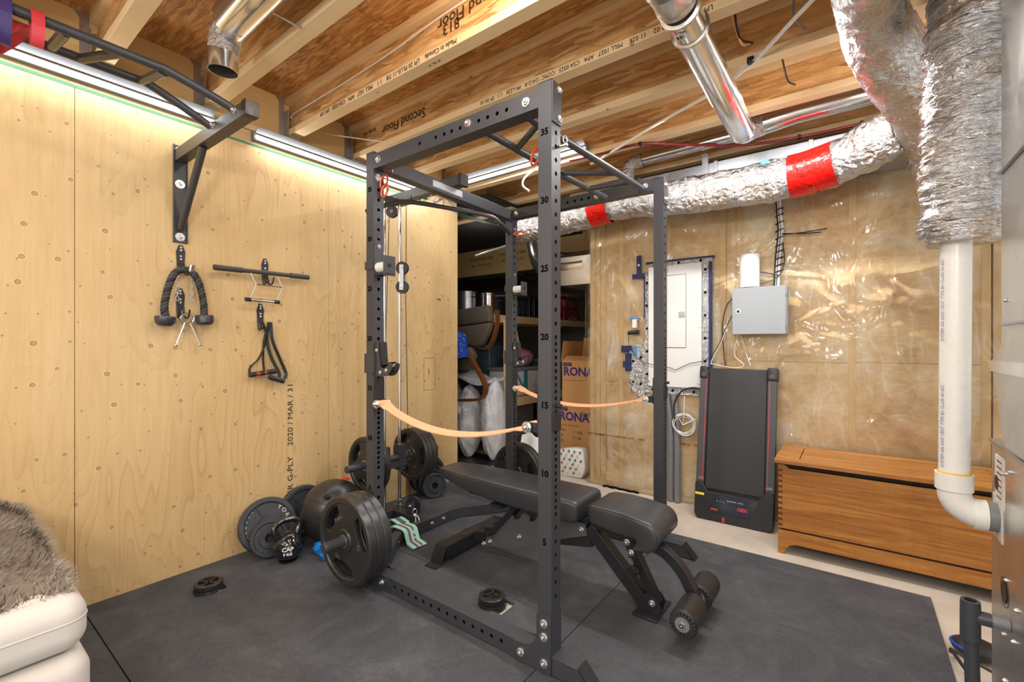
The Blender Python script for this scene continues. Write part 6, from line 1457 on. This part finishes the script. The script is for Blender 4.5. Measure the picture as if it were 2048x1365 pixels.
for (tx, x, z) in (('SALLE\nA MANGER', .51, .36), ('LIVING\nROOM', .51, .305), ('OTHER\nROOM', .51, .25), ('CUISINE\nKITCHEN', .70, .345), ('AUTRE\nOTHER', .70, .290)): text(tx, .014, (x, 3.7592, z), (1, 0, 0), (0, 0, 1), M['ink'], s, align='LEFT')
for z in (.345, .290): part(MB().tube(loop((.665, 3.7592, z), (1, 0, 0), (0, 0, 1), .012, .012, 18), .001, 5, closed=True), 'tick_circle', M['ink'], s)
text('FRAGILE', .03, (.745, 3.7592, .125), (1, 0, 0), (0, 0, 1), M['ink'], s)
part(MB().box(.50, 3.765, .592, .715, 4.21, .596), 'top_flap', M['card'], t); part(MB().box(.72, 3.765, .592, .92, 4.21, .596), 'top_flap', M['card'], t)
t, s = carton(.545, 3.75, .60, .38, .40, .415, 'open printed cardboard box stacked on the lower box, flaps raised', False)
part(MB().obox((.735, 4.155, 1.12), (.188, 0, 0), (0, .002, 0), (0, .03, .115)), 'raised_flap', M['card'], t)
part(MB().obox((.735, 3.80, 1.035), (.188, 0, 0), (0, .045, .022), (0, -.001, .002)), 'front_flap', M['card'], t)
part(MB().obox((.54, 3.95, 1.10), (.012, 0, .10), (0, .19, 0), (.002, 0, 0)), 'raised_flap', M['card'], t); part(MB().obox((.93, 3.95, 1.10), (-.010, 0, .10), (0, .19, 0), (.002, 0, 0)), 'raised_flap', M['card'], t)
gw = thing('gift_wrap_bag', 'white gift wrap parcel printed with red and green triangular trees on the floor', 'parcel', (.72, 3.6, -.018))
pp = [(.585, -.018), (.845, -.012), (.880, .05), (.885, .10), (.868, .22), (.845, .245), (.760, .240), (.63, .215), (.585, .19)]
parcel = part(MB().prism([(x, 3.56, z) for x, z in pp], (0, .10, 0)), 'wrapped_body', M['white'], gw, bevel=.006)
mr = simple('red_print', lin((176, 60, 84)), .7); mg = simple('green_print', lin((60, 120, 96)), .7); mp = simple('pink_print', lin((222, 190, 200)), .7)
for r in range(6):
    for c in range(5):
        x = .61+.056*c+(.028 if r % 2 else 0)-.004*r; z = .020+.038*r
        if x > .855: continue
        m_ = (mg if r % 2 else (mr if c % 2 else mp)); part(MB().prism([(x-.017, 3.5532, z), (x+.013, 3.5532, z-.002), (x+.003, 3.5532, z+.022)], (0, -.0008, 0)), 'tree_print', m_, parcel, smooth=False)
solo(MB().slab(lambda u, v: (.20+.34*u, 3.50+.08*v+.02*math.sin(u*9), -.012+.32*v+.015*v*math.sin(u*11+v*5)), 14, 8, (0, .01, .01)), 'paper_wrap', M['white'], 'crumpled white wrapping paper behind the plates on the far rack peg', 'paper')
# chair with bentwood arms
chx = thing('upholstered_rocking_chair', 'brown upholstered chair with bent wooden arms stored beyond the plywood wall end', 'chair', (-.3, 3.3, .5))
def pl(px): return px
def chp(pts, y, th_, name, mat, bevel=.012): return part(MB().prism([(x, y, z) for x, z in pts], (0, th_, 0)), name, M[mat], chx, bevel=bevel)
chp([(-.62, 1.50), (-.485, 1.515), (-.055, 1.545), (-.028, 1.53), (-.005, 1.385), (-.22, 1.365), (-.62, 1.34)], 3.33, .09, 'headrest_cushion', 'brownf', .02)
chp([(-.62, 1.335), (-.22, 1.36), (-.005, 1.38), (-.03, 1.29), (-.11, 1.17), (-.19, 1.145), (-.62, 1.20)], 3.33, .08, 'back_cushion', 'brownf', .02)
chp([(-.62, 1.12), (-.36, 1.10), (-.25, 1.145), (-.20, 1.05), (-.28, .93), (-.36, .90), (-.62, 1.0)], 3.30, .10, 'seat_cushion', 'brownf', .02)
part(MB().ribbon(smoothpath([(-.62, 3.27, 1.215), (-.40, 3.27, 1.175), (-.24, 3.27, 1.10), (-.12, 3.27, .95), (-.03, 3.27, .83), (.0, 3.27, .74), (-.05, 3.27, .66), (-.20, 3.27, .63), (-.62, 3.27, .60)], 7), (0, 1, 0), .05, .026), 'bent_arm', M['bentwood'], chx)
part(MB().ribbon(smoothpath([(.015, 3.42, 1.50), (.02, 3.42, 1.38), (-.03, 3.42, 1.22), (-.12, 3.42, 1.13), (-.30, 3.42, 1.15), (-.60, 3.42, 1.20)], 7), (0, 1, 0), .05, .020), 'bent_frame', M['bentwood'], chx)
bc = thing('blue_printed_cloth', 'blue printed cloth hanging on the chair at the plywood wall end', 'cloth', (-.48, 3.2, 1.0))
part(MB().slab(lambda u, v: (-.44+.25*u-.03*v, 3.21+.02*math.sin(u*8), 1.035+.38*v*(1-.45*u)+.01*math.sin(u*9)), 14, 18, (0, -.01, 0)), 'cloth', M['bluecloth'], bc)
random.seed(2)
for k in range(22): 
    x = -.31+.11*random.random(); z = 1.05+.22*random.random(); a = random.random()*3; part(MB().beam((x-.008*math.cos(a), 3.195, z-.008*math.sin(a)), (x+.008*math.cos(a), 3.195, z+.008*math.sin(a)), .003, .002, up=(0, 1, 0)), 'print_mark', M['white'], bc, smooth=False)
# wrapped bedding in plastic bags
def bagf(k): 
    def f(d):
        a = math.atan2(d.z, d.x+.001); return 1+.035*math.sin(a*11+k)*abs(d.y)**.5+.07*noise.noise(d*2+V((k, 0, 0)))+.015*noise.noise(d*9)
    return f
for (x, y, z, rx, ry, rz, lb_) in ((-.69, 3.50, .42, .14, .17, .40, 'tall grey plastic bag of bedding at the plywood wall end'), (-.395, 3.48, .385, .13, .16, .37, 'knotted pale plastic bag of bedding, middle of the group beyond the bench'),
                                   (-.115, 3.53, .425, .125, .16, .41, 'pale plastic bag of bedding leaning by the shelf upright')):
    t = thing('bedding_bag', lb_, 'bag', (x, y, -.018), 'bedding bags'); part(MB().sphere((x, y, z), rx, ry, rz, 48, 32, bagf(x*9)), 'bag', M['bag'], t)
    if x == -.395:
        kn = MB()
        for k in range(12):
            a = 2*PI*k/12; kn.tube(smoothpath([(x+.02, y-.175, z+.12), (x+.02+.05*math.cos(a), y-.17, z+.12+.05*math.sin(a)), (x+.02+.11*math.cos(a), y-.135, z+.12+.12*math.sin(a))], 3), [.007, .006, .005, .004, .003, .002, .001], 6)
        part(kn, 'gathered_folds', M['bag'], t, kind='stuff'); part(MB().sphere((x+.02, y-.185, z+.14), .028, .02, .045, 14, 10, lambda d: 1+.3*noise.noise(d*4)), 'knot', M['white'], t)
solo(MB().slab(lambda u, v: (-.75+.68*u, 3.40+.3*v, .83+.04*math.sin(u*6)+.02*v), 16, 8, (0, 0, .03)), 'plastic_cover', M['bag'], 'clear plastic sheet lying over the bedding bags', 'sheet')
solo(MB().box(-.74, 3.44, .90, -.42, 3.60, .96), 'folded_black_cloth', M['tgrey'], 'folded dark cloth on top of the bedding bags', 'cloth', bevel=.012)
solo(MB().box(-.70, 3.30, -.017, -.05, 3.66, .012), 'black_mat_roll', M['black'], 'flat black bag on the floor under the bedding bags', 'bag', bevel=.008)
gd = thing('grey_duct_elbow', 'large dull metal duct elbow in the dark alcove under the rim board', 'duct', (.4, 4.2, 1.8))
part(MB().tube(smoothpath([(.14, 4.02, 2.38), (.15, 4.02, 2.20), (.20, 4.02, 2.05), (.32, 4.02, 1.96), (.50, 4.02, 1.93), (.70, 4.02, 1.93)], 7), .165, 36), 'elbow', M['galvp'], gd, ang=.5)
part(MB().box(.46, 3.86, 1.74, .93, 4.25, 2.02), 'plenum_box', M['galv'], gd, bevel=.004)
wire([(-.05, 4.55, 2.20), (-.25, 4.55, 2.10), (-.50, 4.55, 2.02), (-.40, 4.5, 1.97), (-.20, 4.4, 1.93)], .007, 'black', 'black_cable', 'black cable sagging in front of the rim board in the alcove')
solo(MB().cyl((-.42, 3.6, 2.10), (.02, 3.6, 2.16), .010, 10), 'pale_rod', M['pvc'], 'thin pale rod below the dark ceiling beyond the far rack post', 'rod')
kp = thing('blue_black_pad', 'blue and black strapped item on the floor behind the drain pipe', 'tool', (3.14, 2.46, -.018))
part(MB().sphere((3.14, 2.46, .012), .075, .07, .030, 24, 12), 'pad', M['black'], kp); part(MB().tube(loop((3.14, 2.46, .018), (1, 0, 0), (0, 1, 0), .072, .06, 24), .006, 8, closed=True), 'blue_rim', M['bluecloth'], kp)
wf = thing('black_wire_stand', 'black bent wire frame on the floor at the near right mat edge', 'frame', (3.08, 2.28, -.018))
part(MB().tube([(3.06, 2.40, .0), (3.05, 2.32, .05), (3.08, 2.20, .04), (3.14, 2.16, .0), (3.16, 2.3, .0)], .006, 8), 'bent_wire', M['black'], wf); part(MB().tube([(3.05, 2.32, .05), (3.20, 2.24, .03)], .005, 8), 'cross_wire', M['black'], wf)
